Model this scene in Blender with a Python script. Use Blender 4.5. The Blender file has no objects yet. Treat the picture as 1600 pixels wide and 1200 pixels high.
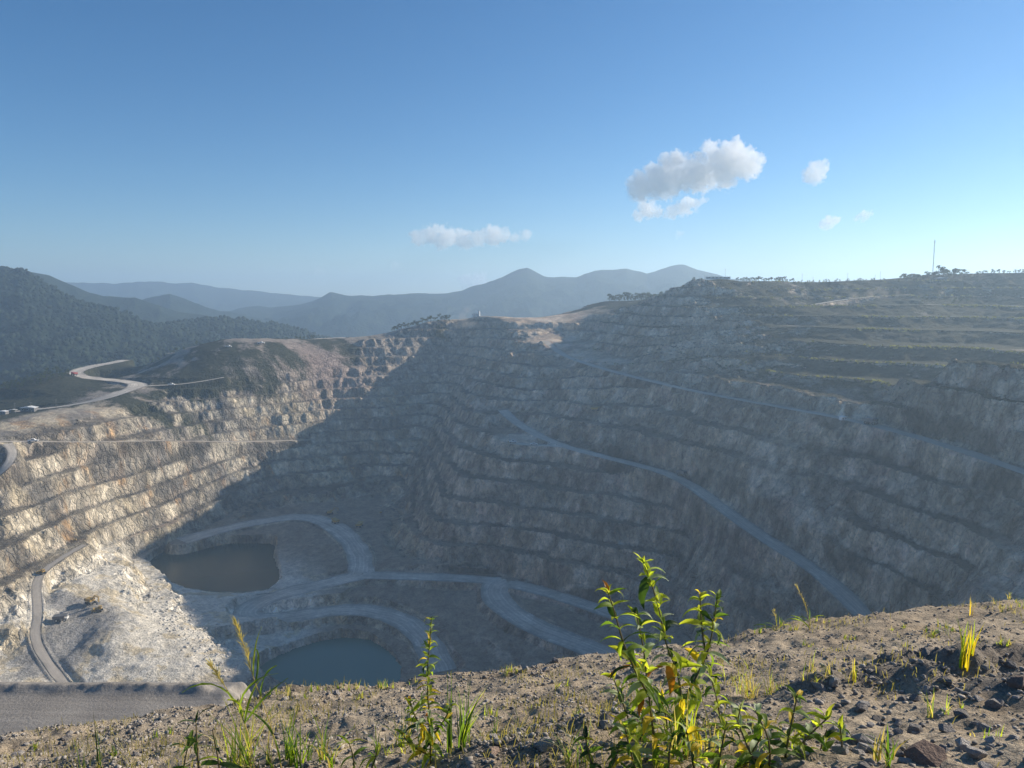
import bpy, bmesh, math, random
import numpy as np
from mathutils import Vector, Matrix, Euler, Quaternion

# ------------------------------------------------------------------ camera, sky, sun, exposure
SC = bpy.context.scene
COL = SC.collection
F_PX, CU, CV = 1180.0, 800.0, 600.0          # the photograph is 1600 x 1200
PITCH = math.radians(6.53)
SUN_AZ, SUN_EL = math.radians(62), math.radians(21.0)

cam_data = bpy.data.cameras.new('camera')
cam_data.sensor_width = 36.0
cam_data.lens = 36.0 * F_PX / 1600.0
cam_data.clip_start, cam_data.clip_end = 0.1, 60000
cam = bpy.data.objects.new('camera', cam_data)
COL.objects.link(cam)
cam.location = (0, 0, 0)
cam.rotation_euler = (math.pi / 2 - PITCH, 0, 0)
SC.camera = cam

world = bpy.data.worlds.new('World')
SC.world = world
world.use_nodes = True
wn = world.node_tree
wn.nodes.clear()
sky = wn.nodes.new('ShaderNodeTexSky')
sky.sky_type = 'NISHITA'
sky.sun_disc = False
sky.sun_elevation = SUN_EL
sky.sun_rotation = SUN_AZ
sky.altitude = 1200
sky.air_density, sky.dust_density, sky.ozone_density = 1.0, 0.1, 4.0
bg = wn.nodes.new('ShaderNodeBackground')
bg.inputs['Strength'].default_value = 0.071
wo = wn.nodes.new('ShaderNodeOutputWorld')
hs = wn.nodes.new('ShaderNodeHueSaturation')     # the phone camera's colour rendering
hs.inputs['Saturation'].default_value = 1.21
wn.links.new(sky.outputs[0], hs.inputs['Color'])
wn.links.new(hs.outputs[0], bg.inputs[0])
wn.links.new(bg.outputs[0], wo.inputs[0])

sun_data = bpy.data.lights.new('sun', 'SUN')
sun_data.energy = 5.0
sun_data.angle = math.radians(0.5)
sun_data.color = (1.0, 0.88, 0.72)
sun = bpy.data.objects.new('sun', sun_data)
COL.objects.link(sun)
SDIR = Vector((math.sin(SUN_AZ) * math.cos(SUN_EL), math.cos(SUN_AZ) * math.cos(SUN_EL), math.sin(SUN_EL)))
sun.rotation_euler = SDIR.to_track_quat('Z', 'Y').to_euler()
sun.location = (300, 100, 400)

SC.view_settings.view_transform = 'Standard'
SC.view_settings.look = 'None'
SC.view_settings.exposure = 0.77
SC.view_settings.gamma = 1.0
SC.cycles.use_denoising = True
SC.cycles.volume_bounces = 8
SC.cycles.max_bounces = 10
SC.cycles.diffuse_bounces = 3
SC.cycles.transparent_max_bounces = 8
SC.cycles.volume_step_rate = 0.2
SC.cycles.caustics_reflective = False
SC.cycles.caustics_refractive = False

# ------------------------------------------------------------------ pixel <-> place helpers
SP, CP = math.sin(PITCH), math.cos(PITCH)
def ray(u, v):
    a, b = (u - CU) / F_PX, (CV - v) / F_PX
    return np.array([a, CP + b * SP, -SP + b * CP])
def at_y(u, v, y):                      # the point of that sight line at distance y in front
    d = ray(u, v); return d * (y / d[1])
def at_z(u, v, z):                      # the point of that sight line at elevation z
    d = ray(u, v); return d * (z / d[2])
def proj(p):
    x, y, z = p[..., 0], p[..., 1], p[..., 2]
    dep = y * CP - z * SP
    return CU + F_PX * x / dep, CV - F_PX * (y * SP + z * CP) / dep

# ------------------------------------------------------------------ numpy noise
_rs = np.random.RandomState(7)
_perm = _rs.permutation(4096)
_ang = _rs.rand(4096) * 2 * np.pi
_gx, _gy = np.cos(_ang), np.sin(_ang)
def perlin(x, y, seed=0):
    xi, yi = np.floor(x).astype(np.int64), np.floor(y).astype(np.int64)
    xf, yf = x - xi, y - yi
    u, v = xf * xf * xf * (xf * (xf * 6 - 15) + 10), yf * yf * yf * (yf * (yf * 6 - 15) + 10)
    def g(ix, iy, dx, dy):
        h = _perm[(_perm[(ix + seed * 131) & 4095] + iy) & 4095]
        return _gx[h] * dx + _gy[h] * dy
    n00, n10 = g(xi, yi, xf, yf), g(xi + 1, yi, xf - 1, yf)
    n01, n11 = g(xi, yi + 1, xf, yf - 1), g(xi + 1, yi + 1, xf - 1, yf - 1)
    a, b = n00 + u * (n10 - n00), n01 + u * (n11 - n01)
    return (a + v * (b - a)) * 1.5
def fbm(x, y, sc, oct=4, seed=0, gain=0.5):
    s, amp, f = 0, 1.0, 1.0 / sc
    for i in range(oct):
        s = s + amp * perlin(x * f + 17.3 * i, y * f - 9.1 * i, seed + i)
        amp *= gain; f *= 2.03
    return s
def ridged(x, y, sc, oct=4, seed=0, gain=0.5):
    s, amp, f = 0, 1.0, 1.0 / sc
    for i in range(oct):
        s = s + amp * (1 - 2 * np.abs(perlin(x * f + 5.3 * i, y * f + 3.7 * i, seed + i)))
        amp *= gain; f *= 2.07
    return s
def sstep(a, b, x):
    t = np.clip((x - a) / (b - a), 0, 1)
    return t * t * (3 - 2 * t)
def lerp(a, b, t): return a + (b - a) * t
# ------------------------------------------------------------------ shape of the pit: survey points
# polylines of (u, v, y): a sight line in the photograph and how far ahead the ground lies on it
SURVEY = [
 # rim and plateau on the left and at the far end
 [(-250, 655, 850), (0, 645, 870), (100, 635, 878), (150, 627, 890), (222, 603, 955), (300, 598, 975), (400, 575, 1020), (450, 572, 1050)],
 [(105, 584, 1045), (150, 572, 1110), (195, 564, 1165)],
 [(20, 600, 960), (60, 590, 985), (100, 600, 960)],
 [(210, 585, 1050), (260, 560, 1090), (280, 550, 1130), (340, 543, 1150), (395, 537, 1165), (480, 530, 1185), (540, 527, 1190), (600, 523, 1205), (640, 512, 1220), (700, 496, 1240), (745, 491, 1260)],
 # wide berm across the left wall
 [(-250, 690, 620), (30, 690, 722), (130, 690, 765), (250, 690, 845), (350, 690, 925), (420, 690, 965), (480, 689, 990), (540, 690, 1010)],
 # toe of the left and far wall, pit floor
 [(120, 838, 695), (170, 850, 715), (205, 858, 738), (240, 866, 764)],
 [(240, 866, 764), (300, 832, 820), (360, 805, 860), (420, 788, 898), (500, 790, 890), (560, 776, 925), (600, 765, 950)],
 [(300, 842, 795), (400, 816, 840), (480, 806, 850), (530, 830, 800), (565, 860, 752), (563, 896, 694)],
 [(470, 860, 745), (500, 880, 715), (440, 905, 690), (520, 850, 765)],
 # far wall
 [(520, 650, 1035), (500, 720, 960)], [(600, 620, 1070), (600, 700, 1000)],
 # the corner
 [(620, 782, 918), (650, 700, 1012), (680, 600, 1135), (720, 522, 1232)],
 [(590, 850, 772), (640, 800, 845), (600, 800, 870)],
 [(700, 700, 882), (700, 640, 1010), (740, 600, 1040), (780, 580, 1035), (800, 558, 1055)],
 # spur under the ramp
 [(640, 860, 742), (700, 860, 710), (700, 800, 748), (700, 750, 800), (740, 680, 868), (785, 640, 915)],
 [(760, 850, 713), (760, 800, 738), (760, 750, 764), (770, 705, 792)],
 [(880, 880, 660), (880, 800, 705), (880, 740, 742)],
 [(1000, 920, 622), (1000, 850, 655), (1000, 780, 690)],
 [(1050, 850, 645), (1080, 880, 620), (1100, 930, 575), (1050, 960, 590)],
 [(1200, 900, 520), (1200, 960, 500), (1120, 985, 535), (1270, 950, 478)],
 # ridge at the end of the right wall
 [(760, 497, 1235), (800, 499, 1225), (850, 502, 1200), (890, 520, 1165), (900, 535, 1120)],
 [(840, 497, 1260), (900, 488, 1290), (940, 470, 1350), (1000, 470, 1320), (1030, 470, 1280)],
 [(760, 520, 1190), (800, 525, 1150)],
 # upper right wall with green benches
 [(940, 535, 1060), (1000, 558, 935), (1000, 513, 1015), (1040, 473, 1085)],
 [(1060, 450, 1100), (1090, 435, 1120), (1130, 430, 1130), (1180, 436, 1125), (1240, 441, 1120)],
 [(1100, 560, 835), (1100, 512, 925), (1100, 476, 1000)],
 [(1200, 580, 735), (1200, 515, 860), (1200, 475, 965), (1200, 460, 1030)],
 [(1300, 600, 645), (1300, 560, 720), (1300, 500, 850), (1300, 477, 960), (1300, 458, 1040), (1300, 438, 1120)],
 [(1420, 585, 640), (1420, 540, 720), (1420, 492, 860), (1430, 465, 980), (1440, 430, 1120)],
 [(1500, 530, 730), (1520, 470, 960), (1520, 430, 1100)],
 [(1600, 545, 640), (1600, 522, 720), (1600, 485, 860), (1600, 455, 980), (1600, 427, 1080), (1750, 425, 1060), (1900, 420, 1050)],
 [(1370, 645, 560), (1400, 628, 548), (1440, 600, 528), (1490, 577, 512), (1550, 583, 485), (1600, 590, 462), (1700, 600, 430)],
 [(1490, 640, 497), (1440, 662, 505), (1560, 660, 455), (1600, 690, 432)],
 # lower right wall
 [(1330, 760, 522), (1330, 850, 487), (1330, 920, 462)],
 [(1450, 760, 464), (1450, 850, 432), (1450, 940, 402)],
 [(1600, 820, 386), (1600, 930, 352)],
 # left foot: lit wall at the left edge, spoil heap
 [(-200, 700, 640), (0, 700, 692), (25, 735, 682), (0, 760, 660), (20, 800, 648), (0, 850, 600), (0, 950, 545), (0, 1040, 508), (-200, 900, 560), (-200, 1040, 480)],
 [(60, 830, 660), (100, 815, 690)],
 [(40, 900, 602), (50, 960, 560), (55, 1010, 525), (80, 1050, 500)],
 [(130, 850, 672), (65, 896, 610), (100, 880, 638), (160, 870, 668)],
 [(215, 882, 684), (250, 906, 660), (245, 940, 622), (195, 955, 578), (175, 975, 548), (165, 1000, 524), (175, 1050, 492)],
 [(100, 925, 595), (150, 935, 590), (100, 970, 560), (125, 1000, 538), (130, 1050, 503)],
 [(285, 925, 668), (318, 950, 640), (345, 990, 572), (392, 1048, 502), (300, 1058, 490)],
 [(265, 935, 632), (255, 965, 590), (300, 985, 566), (240, 1010, 528), (300, 1030, 512)],
]
# (u, v, z): places whose elevation is known: pit floor, ponds and roads
LEVELS = [
 [(300, 935, -271), (370, 935, -271), (365, 975, -277)],
 [(640, 930, -268), (700, 930, -269), (560, 925, -266), (720, 980, -278), (760, 1000, -281), (700, 1020, -284), (640, 1050, -285)],
 [(470, 930, -270), (520, 925, -269), (440, 955, -273)],
 [(560, 975, -279), (480, 990, -280), (420, 1010, -283)],
 [(850, 925, -261), (870, 955, -265)],
]
# (x, y, z): ground the photograph does not show
HIDDEN = [
 (0, 100, -78), (0, 200, -150), (0, 300, -220), (0, 420, -284), (0, 500, -288), (60, 100, -70), (110, 100, -62), (60, 200, -125), (160, 200, -110), (60, 330, -220), (130, 330, -190),
 (200, 300, -158), (120, 430, -235), (100, 480, -262), (-60, 180, -130), (-160, 170, -135), (-60, 300, -230), (-160, 300, -230), (-260, 300, -220), (-60, 450, -286), (-160, 450, -285),
 (-40, 112, -68), (-130, 112, -70), (0, 0, -30), (80, 0, -30), (-80, 0, -40), (0, -100, -10), (200, 0, -30), (300, 200, -95), (-200, 0, -60), (-300, 200, -170), (-400, 400, -200),
 (350, 300, -60), (450, 300, -40), (500, 150, -20), (600, 450, -22), (700, 600, -8), (800, 800, 20), (900, 600, 15), (1000, 1000, 35), (1200, 400, 30), (1300, 1200, 40), (600, 700, -12),
 (600, 0, -10), (1200, 0, 10), (500, -300, 0), (0, -400, 0), (-500, -200, -80),
 (-520, 500, -190), (-620, 700, -140), (-700, 900, -150), (-700, 400, -160), (-800, 1100, -260), (-600, 1050, -170), (-500, 1200, -220), (-400, 1300, -170), (-300, 1350, -150), (-700, 1400, -310),
 (-200, 1350, -110), (-100, 1400, -90), (-50, 1330, -60), (0, 1500, -110), (-200, 1600, -220), (-500, 1600, -310), (0, 1800, -250), (200, 1600, -60), (300, 1350, 5), (400, 1300, 15), (285, 1250, 8), (400, 1600, -40),  # unseen back of the right hill, shaped to throw the pit's shadow edge
 (700, 1350, 20), (900, 1500, 0), (700, 1800, -100), (1300, 1700, -50), (300, 2000, -200), (-800, 2000, -320), (1000, 2200, -200), (450, 1200, 22),
]
for uu, yy, zz in ((1440, 570, -60), (1490, 570, -62), (1560, 550, -62), (1640, 520, -62)):
    HIDDEN.append(((uu - CU) / F_PX * yy, yy, zz))

# haul roads: (u, v, y) centre line, width
ROADS = {
 'ramp': ([(786, 641, 915), (800, 655, 888), (830, 675, 838), (880, 698, 775), (960, 718, 731), (1060, 743, 684), (1130, 795, 602), (1200, 845, 543), (1280, 893, 500), (1352, 962, 446), (1420, 1040, 410)], 14),
 'berm_loop': ([(798, 692, 803), (830, 696, 796), (860, 697, 788), (885, 698, 774)], 11),
 'upper': ([(852, 533, 1085), (880, 556, 1035), (930, 573, 930), (1000, 592, 832), (1100, 615, 735), (1200, 633, 652), (1330, 656, 565), (1450, 687, 500), (1600, 737, 422), (1750, 790, 370)], 11),
 'floor': ([(285, 846, 783), (340, 829, 815), (400, 816, 838), (470, 806, 852), (510, 815, 832), (540, 836, 790), (562, 862, 745), (564, 896, 693)], 25),
 'floor_main': ([(566, 899, 689), (640, 901, 686), (700, 903, 685), (760, 906, 682), (800, 912, 672), (870, 930, 650), (950, 957, 612), (1000, 975, 590)], 19),
 'hairpin': ([(566, 899, 689), (500, 914, 676), (430, 931, 656), (392, 948, 640), (385, 962, 625), (410, 970, 620), (470, 962, 628), (530, 952, 638), (590, 955, 636), (640, 975, 618), (668, 1003, 595), (690, 1050, 558)], 24),
 'lower': ([(790, 908, 676), (772, 916, 668), (773, 935, 648), (800, 960, 615), (850, 987, 585), (930, 1017, 556), (1000, 1050, 520)], 24),
 'left_rim': ([(-60, 650, 868), (0, 646, 870), (60, 640, 874), (110, 634, 880), (160, 624, 895), (205, 608, 940), (219, 602, 965), (205, 597, 985), (170, 594, 1000), (130, 590, 1022), (112, 583, 1050), (135, 575, 1090), (165, 569, 1130), (195, 563, 1168)], 20),
 'left_bench': ([(222, 604, 958), (290, 601, 968), (350, 590, 990)], 9),
 'rim_top': ([(270, 552, 1125), (320, 546, 1145), (395, 538, 1165), (470, 531, 1185), (540, 528, 1192)], 20),
 'left_berm': ([(-60, 692, 692), (30, 690, 722), (130, 692, 765), (250, 689, 845), (350, 691, 925), (420, 690, 965), (480, 688, 990)], 7),
 'left_edge': ([(-90, 795, 630), (-30, 762, 652), (10, 732, 672), (22, 708, 694), (12, 694, 708)], 8),
 'heap': ([(132, 852, 668), (95, 873, 638), (62, 897, 608), (56, 920, 590), (60, 960, 560), (52, 1000, 532), (80, 1046, 502), (110, 1080, 480)], 6),
 'hill_track': ([(1268, 477, 965), (1300, 472, 985), (1350, 465, 1005), (1420, 461, 1015)], 8),
}

def dens(pl, step):
    out = []
    for a, b in zip(pl[:-1], pl[1:]):
        n = max(1, int(np.linalg.norm(b - a) / step))
        for k in range(n): out.append(a + (b - a) * k / n)
    out.append(pl[-1]); return out

ctrl = []
for pl in SURVEY: ctrl += dens([at_y(*q) for q in pl], 30)
for pl in LEVELS: ctrl += [at_z(*q) for q in pl]
ROAD3 = {}
def smooth_line(P, n=3):
    P = np.array(P)
    for _ in range(n):                                     # Chaikin
        Q = [P[0]]
        for a, b in zip(P[:-1], P[1:]): Q += [a * .75 + b * .25, a * .25 + b * .75]
        Q.append(P[-1]); P = np.array(Q)
    return P
for k, (pl, w) in ROADS.items():
    P = smooth_line([at_y(*q) for q in pl])
    ROAD3[k] = (P, w); ctrl += dens(list(P), 25)
POND1, POND2 = -268.0, -286.0
ctrl += [np.array(h, float) for h in HIDDEN]
C = np.array(ctrl)
key = np.round(C[:, :2] / 6).astype(int)                    # thin out doubles
_, idx = np.unique(key, axis=0, return_index=True)
C = C[np.sort(idx)]
n = len(C)
def solve_rbf(C, lam):
    n = len(C)
    A = np.zeros((n + 3, n + 3)); 
    D = np.hypot(C[:, None, 0] - C[None, :, 0], C[:, None, 1] - C[None, :, 1])
    A[:n, :n] = -D + lam * np.eye(n)
    A[:n, n] = 1; A[:n, n + 1:] = C[:, :2]; A[n, :n] = 1; A[n + 1:, :n] = C[:, :2].T
    b = np.zeros(n + 3); b[:n] = C[:, 2]
    return np.linalg.solve(A, b)
wts = solve_rbf(C, 3.0)
GX0, GY0, GS = -1100.0, -200.0, 5.0
NX, NY = 541, 521
gxs, gys = GX0 + GS * np.arange(NX), GY0 + GS * np.arange(NY)
G = np.zeros((NY, NX))
for j0 in range(0, NY, 8):
    yy, xx = np.meshgrid(gys[j0:j0 + 8], gxs, indexing='ij')
    q = np.stack([xx.ravel(), yy.ravel()], 1).astype(np.float32)
    D = np.sqrt((q[:, None, 0] - C[None, :, 0].astype(np.float32)) ** 2 + (q[:, None, 1] - C[None, :, 1].astype(np.float32)) ** 2)
    G[j0:j0 + 8] = (-(D @ wts[:n].astype(np.float32)) + wts[n] + q @ wts[n + 1:].astype(np.float32)).reshape(xx.shape)
def gblur(A, s):
    r = int(3 * s) + 1
    k = np.exp(-0.5 * (np.arange(-r, r + 1) / s) ** 2); k /= k.sum()
    for ax in (0, 1):
        P = np.pad(A, [(r, r) if a == ax else (0, 0) for a in (0, 1)], mode='edge')
        A = sum(k[i] * np.take(P, np.arange(i, i + A.shape[ax]), axis=ax) for i in range(2 * r + 1))
    return A
G = gblur(G, 1.3)
GSLOPE = np.hypot(*np.gradient(gblur(G, 2.0), GS))
def sample(A, x, y):
    fx, fy = np.clip((x - GX0) / GS, 0, NX - 1.001), np.clip((y - GY0) / GS, 0, NY - 1.001)
    i, j = fx.astype(int), fy.astype(int); a, b = fx - i, fy - j
    return (A[j, i] * (1 - a) + A[j, i + 1] * a) * (1 - b) + (A[j + 1, i] * (1 - a) + A[j + 1, i + 1] * a) * b

# roads rasterised once: nearest centre-line distance and height on a 2.5 m grid
def road_fields(x, y):
    best = np.full(x.shape, 1e9); zb = np.zeros(x.shape)
    return best, zb
RS = 2.5
RNX, RNY = 700, 560
RX0, RY0 = -750.0, 350.0
RD = np.full((RNY, RNX), 99.0); RZ = np.zeros((RNY, RNX)); RW = np.ones((RNY, RNX))
for k, (P, w) in ROAD3.items():
    for a, b in zip(P[:-1], P[1:]):
        m = w / 2 + 26
        i0, i1 = int((min(a[0], b[0]) - m - RX0) / RS), int((max(a[0], b[0]) + m - RX0) / RS) + 1
        j0, j1 = int((min(a[1], b[1]) - m - RY0) / RS), int((max(a[1], b[1]) + m - RY0) / RS) + 1
        i0, j0, i1, j1 = max(i0, 0), max(j0, 0), min(i1, RNX), min(j1, RNY)
        if i1 <= i0 or j1 <= j0: continue
        yy, xx = np.meshgrid(RY0 + RS * np.arange(j0, j1), RX0 + RS * np.arange(i0, i1), indexing='ij')
        d = b - a; L2 = d[0] ** 2 + d[1] ** 2 + 1e-9
        t = np.clip(((xx - a[0]) * d[0] + (yy - a[1]) * d[1]) / L2, 0, 1)
        dist = np.hypot(xx - a[0] - t * d[0], yy - a[1] - t * d[1]) - w / 2
        sub = RD[j0:j1, i0:i1]; m_ = dist < sub
        RD[j0:j1, i0:i1][m_] = dist[m_]; RZ[j0:j1, i0:i1][m_] = (a[2] + t * d[2])[m_]
def rsample(A, x, y, fill):
    fx, fy = (x - RX0) / RS, (y - RY0) / RS
    ok = (fx > 0) & (fx < RNX - 1.001) & (fy > 0) & (fy < RNY - 1.001)
    fx, fy = np.clip(fx, 0, RNX - 1.001), np.clip(fy, 0, RNY - 1.001)
    i, j = fx.astype(int), fy.astype(int); a, b = fx - i, fy - j
    r = (A[j, i] * (1 - a) + A[j, i + 1] * a) * (1 - b) + (A[j + 1, i] * (1 - a) + A[j + 1, i + 1] * a) * b
    return np.where(ok, r, fill)

# rock foreground the photographer stands on: local survey (u, v, y)
FG = [(-200, 1180, 5.2), (0, 1152, 5.8), (120, 1136, 6.0), (230, 1116, 6.4), (330, 1102, 6.7), (420, 1081, 7.0), (520, 1073, 7.2), (620, 1068, 7.3), (720, 1050, 7.5), (800, 1044, 7.6),
      (900, 1031, 7.8), (1000, 1018, 8.0), (1100, 1005, 8.2), (1200, 976, 8.5), (1330, 966, 8.8), (1480, 946, 9.2), (1600, 938, 9.4), (1800, 925, 9.8)]
LIP = np.array([at_y(*q) for q in FG])
fgc = list(LIP) + [at_y(u, v, y) for u, v, y in [(0, 1225, 4.3), (200, 1215, 4.0), (400, 1205, 3.6), (600, 1200, 3.3), (800, 1200, 3.1), (1000, 1200, 3.0), (1200, 1200, 2.9), (1400, 1200, 2.8), (1600, 1200, 2.7),
      (1600, 1040, 4.4), (1400, 1060, 4.6), (1200, 1100, 4.4), (900, 1110, 4.6)]]
fgc += [np.array(q, float) for q in [(-8, 0, -2.0), (0, 0, -1.55), (8, 0, -1.5), (0, -6, -1.5), (-8, -6, -1.6), (10, -6, -1.4), (16, 3, -2.0), (-10, 4, -3.6), (20, 9, -3.0)]]
FC = np.array(fgc)
fw = solve_rbf(FC, 0.25)
LIP_AZ = np.arctan2(LIP[:, 0], LIP[:, 1]); LIP_R = np.hypot(LIP[:, 0], LIP[:, 1])
def H_fg_raw(x, y):
    D = np.hypot(x[..., None] - FC[:, 0], y[..., None] - FC[:, 1])
    return -(D @ fw[:len(FC)]) + fw[len(FC)] + x * fw[len(FC) + 1] + y * fw[len(FC) + 2]
def H_fg(x, y):
    r = np.hypot(x, y); az = np.arctan2(x, y)
    lr = np.interp(az, LIP_AZ, LIP_R)
    k = np.minimum(1.0, lr / np.maximum(r, 1e-6))
    k = np.where(np.abs(az) > 1.9, np.minimum(1, 30 / np.maximum(r, 1e-6)), k)
    base = H_fg_raw(x * k, y * k)
    over = np.maximum(0, r - r * k)
    return base - np.where(np.abs(az) > 1.9, 0.02 * over, over * 1.5)

# ponds: shoreline in the photograph, at the water's elevation
def poly_sd(x, y, P):
    d = np.full(x.shape, 1e9); ins = np.zeros(x.shape, bool)
    for a, b in zip(P, np.roll(P, -1, 0)):
        ex, ey = b[0] - a[0], b[1] - a[1]
        t = np.clip(((x - a[0]) * ex + (y - a[1]) * ey) / (ex * ex + ey * ey + 1e-9), 0, 1)
        d = np.minimum(d, np.hypot(x - a[0] - t * ex, y - a[1] - t * ey))
        c = ((a[1] > y) != (b[1] > y)) & (x < (b[0] - a[0]) * (y - a[1]) / (b[1] - a[1] + 1e-12) + a[0])
        ins ^= c
    return np.where(ins, -d, d)
POND_PX = [([(228, 880), (244, 868), (262, 859), (300, 852), (360, 849), (424, 849), (433, 855), (429, 870), (436, 890), (439, 908), (420, 921), (380, 926), (330, 925), (290, 918), (255, 905)], POND1),
           ([(385, 1060), (400, 1045), (420, 1031), (460, 1013), (500, 1001), (540, 995), (578, 999), (606, 1016), (616, 1026), (628, 1042), (625, 1060), (600, 1085), (450, 1095), (390, 1080)], POND2)]
PONDS = [(np.array([at_z(u, v, z)[:2] for u, v in px]), z) for px, z in POND_PX]
# terraced pit walls
BENCH = 18.0
BERM = {}
def H_big(x, y, detail=True):
    z = sample(G, x, y); sl = sample(GSLOPE, x, y)
    rd = rsample(RD, x, y, 99.0); rz = rsample(RZ, x, y, 0.0)
    wall = sstep(0.22, 0.42, sl) * sstep(330, 420, y)
    wall = wall * (1 - sstep(-112, -100, z) * sstep(-215, -265, x))
    zz = z + wall * (fbm(x, y, 110, 3, 11) * 4.5 + fbm(x, y, 38, 3, 15) * 2.8 + ridged(x, y, 75, 3, 37) * lerp(1.0, 3.4, sstep(-120, 60, x)) + fbm(x, y, 13, 3, 21, 0.6) * 2.3)
    off = 0.31 + 0.10 * fbm(x, y, 300, 2, 31) + 0.17 * fbm(x, y, 80, 3, 33) * sstep(-260, -100, x)
    bh = BENCH / (1 + .38 * sstep(800, 980, y))                       # the far walls were cut in lower lifts
    f = (zz + 165) / bh + off
    k = np.floor(f); f = f - k
    b = 0.47 + .08 * fbm(x, y, 70, 2, 35)
    g = np.clip((f - b) / (1 - b), 0, 1)
    face = np.where(g < .22, .12 * g / .22, .12 + .88 * (g - .22) / .78)
    st = np.where(f < b, 0.04 * f / b, 0.04 + .96 * face)
    terr = (k + st - off) * bh - 165
    for q in ((1195, 800, 572, 48), (1120, 865, 590, 42), (1250, 860, 520, 30), (640, 905, 684, 40), (600, 790, 900, 40)):
        c = at_y(*q[:3]); wall = wall * (1 - .85 * np.exp(-((x - c[0]) ** 2 + (y - c[1]) ** 2) / (2 * (q[3] * .6) ** 2)))
    bury = 0.78 + 0.22 * sstep(-.3, .2, fbm(x, y, 70, 3, 41))
    out = zz + (terr - zz) * wall * bury
    hp = sstep(150, 90, np.hypot(x + 285, y - 560)) * (1 - wall * .5)
    out = out + hp * (ridged(x, y * .45, 26, 3, 57) * .4 + fbm(x, y, 9, 3, 59, .6) * .4)
    # gentler green terraces of the old upper slopes
    old = sstep(-92, -72, z) * sstep(60, 170, x) * (1 - wall) * sstep(330, 420, y) * sstep(1250, 1150, y)
    zo = z + fbm(x, y, 160, 2, 13) * 2.5 + fbm(x, y, 22, 3, 17) * .8
    q = zo / 11.5 + .2 * fbm(x, y, 260, 2, 19); kq = np.floor(q); q = q - kq
    so = np.where(q < .58, .10 * q / .58, .10 + .90 * (q - .58) / .42)
    tq = (kq + so - .2 * fbm(x, y, 260, 2, 19)) * 11.5
    out = out + (tq - z) * old * .92 + 1.0 * old * np.exp(-((q - .03) / .05) ** 2)
    BERM['k'] = k; BERM['talus'] = wall * sstep(.0, .06, g) * sstep(.34, .2, g)
    BERM['edge'] = old * np.maximum(sstep(.93, .99, q), sstep(.12, .03, q))
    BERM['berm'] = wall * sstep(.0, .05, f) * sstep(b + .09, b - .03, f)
    if detail:
        rough = (fbm(x, y, 5.5, 2, 51, .65) * 1.25 + ridged(x, y, 15, 2, 55, .5) * .85) * wall * np.where(f < b, .45, 1.) + fbm(x, y, 40, 4, 61) * lerp(1.2, .35, sstep(0, 120, x)) * (1 - wall) * sstep(300, 420, y)
        out = out + rough * sstep(-1, 8, rd)
    for P, pz in PONDS:
        c = P.mean(0); m = np.hypot(x - c[0], y - c[1]) < 160
        if m.any():
            xm, ym = x[m], y[m]
            sd = poly_sd(xm, ym, P) + fbm(xm, ym, 8, 2, 81) * .8
            o = out[m]
            shore = pz + np.clip(sd, -20, 0) * .35 + np.clip(sd, 0, 60) * .18
            out[m] = np.where(sd < 0, shore, np.maximum(o, np.minimum(shore, pz + 3)))
    # roads are cut and filled into the slope
    t = sstep(6.5, 0.5, rd)
    out = lerp(out, rz, t) + 1.0 * np.exp(-((rd - 1.3) / 1.0) ** 2) * (rd < 6)
    return out
def bench_h(x, y):
    """working bench below the lookout, with its safety windrow"""
    pb = np.where(y < 112.5, -60.0, -60 - (y - 112.5) * 1.3) + fbm(x, y, 14, 3, 72) * .12
    wr = (1.0 + .3 * fbm(x, y, 2.2, 3, 75)) * np.exp(-(np.abs(y - 110.0 + .5 * fbm(x, y, 30, 2, 71)) / 1.2) ** 1.6) * sstep(-45.5, -48, x + .8 * fbm(x, y, 5, 2, 73))
    wr = wr + .5 * np.exp(-((y - 109.0) / 1.6) ** 2) * (.6 + .4 * fbm(x, y, 3, 2, 77)) * sstep(-50, -46, x)
    xe = x + 44 + 4 * fbm(x, y, 12, 4, 79, .6)
    return pb + wr - np.where(xe < 0, 0, np.minimum(xe * xe * .12, xe * 1.1)) + fbm(x, y, 3, 3, 80) * .5 * sstep(-4, 3, xe)
def H(x, y, detail=True):
    x = np.atleast_1d(np.asarray(x, float)); y = np.atleast_1d(np.asarray(y, float))
    hb = H_big(x, y, detail)
    near = np.full(x.shape, -1e3); m = (y > 20) & (y < 200)
    if m.any(): near[m] = bench_h(x[m], y[m]) - .6
    far = np.full(x.shape, -1e3); m = np.hypot(x, y) < 60
    if m.any(): far[m] = H_fg(x[m], y[m])
    return np.maximum(np.maximum(hb, near), far)
# ------------------------------------------------------------------ mesh helpers
def mesh_np(name, V, Fq, mats=(), smooth=False, parent=None, quad=True):
    me = bpy.data.meshes.new(name)
    k = Fq.shape[1]
    me.vertices.add(len(V)); me.vertices.foreach_set('co', np.ascontiguousarray(V, np.float32).ravel())
    me.loops.add(Fq.size); me.loops.foreach_set('vertex_index', np.ascontiguousarray(Fq, np.int32).ravel())
    me.polygons.add(len(Fq)); me.polygons.foreach_set('loop_start', np.arange(0, Fq.size, k, dtype=np.int32))
    me.polygons.foreach_set('loop_total', np.full(len(Fq), k, np.int32))
    if smooth: me.polygons.foreach_set('use_smooth', np.ones(len(Fq), bool))
    me.update(calc_edges=True)
    for m in mats: me.materials.append(m)
    o = bpy.data.objects.new(name, me); COL.objects.link(o)
    if parent is not None: o.parent = parent
    return o
def grid_faces(nr, nc):
    i = np.arange(nr - 1)[:, None] * nc + np.arange(nc - 1)[None, :]
    return np.stack([i, i + 1, i + nc + 1, i + nc], -1).reshape(-1, 4)
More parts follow.
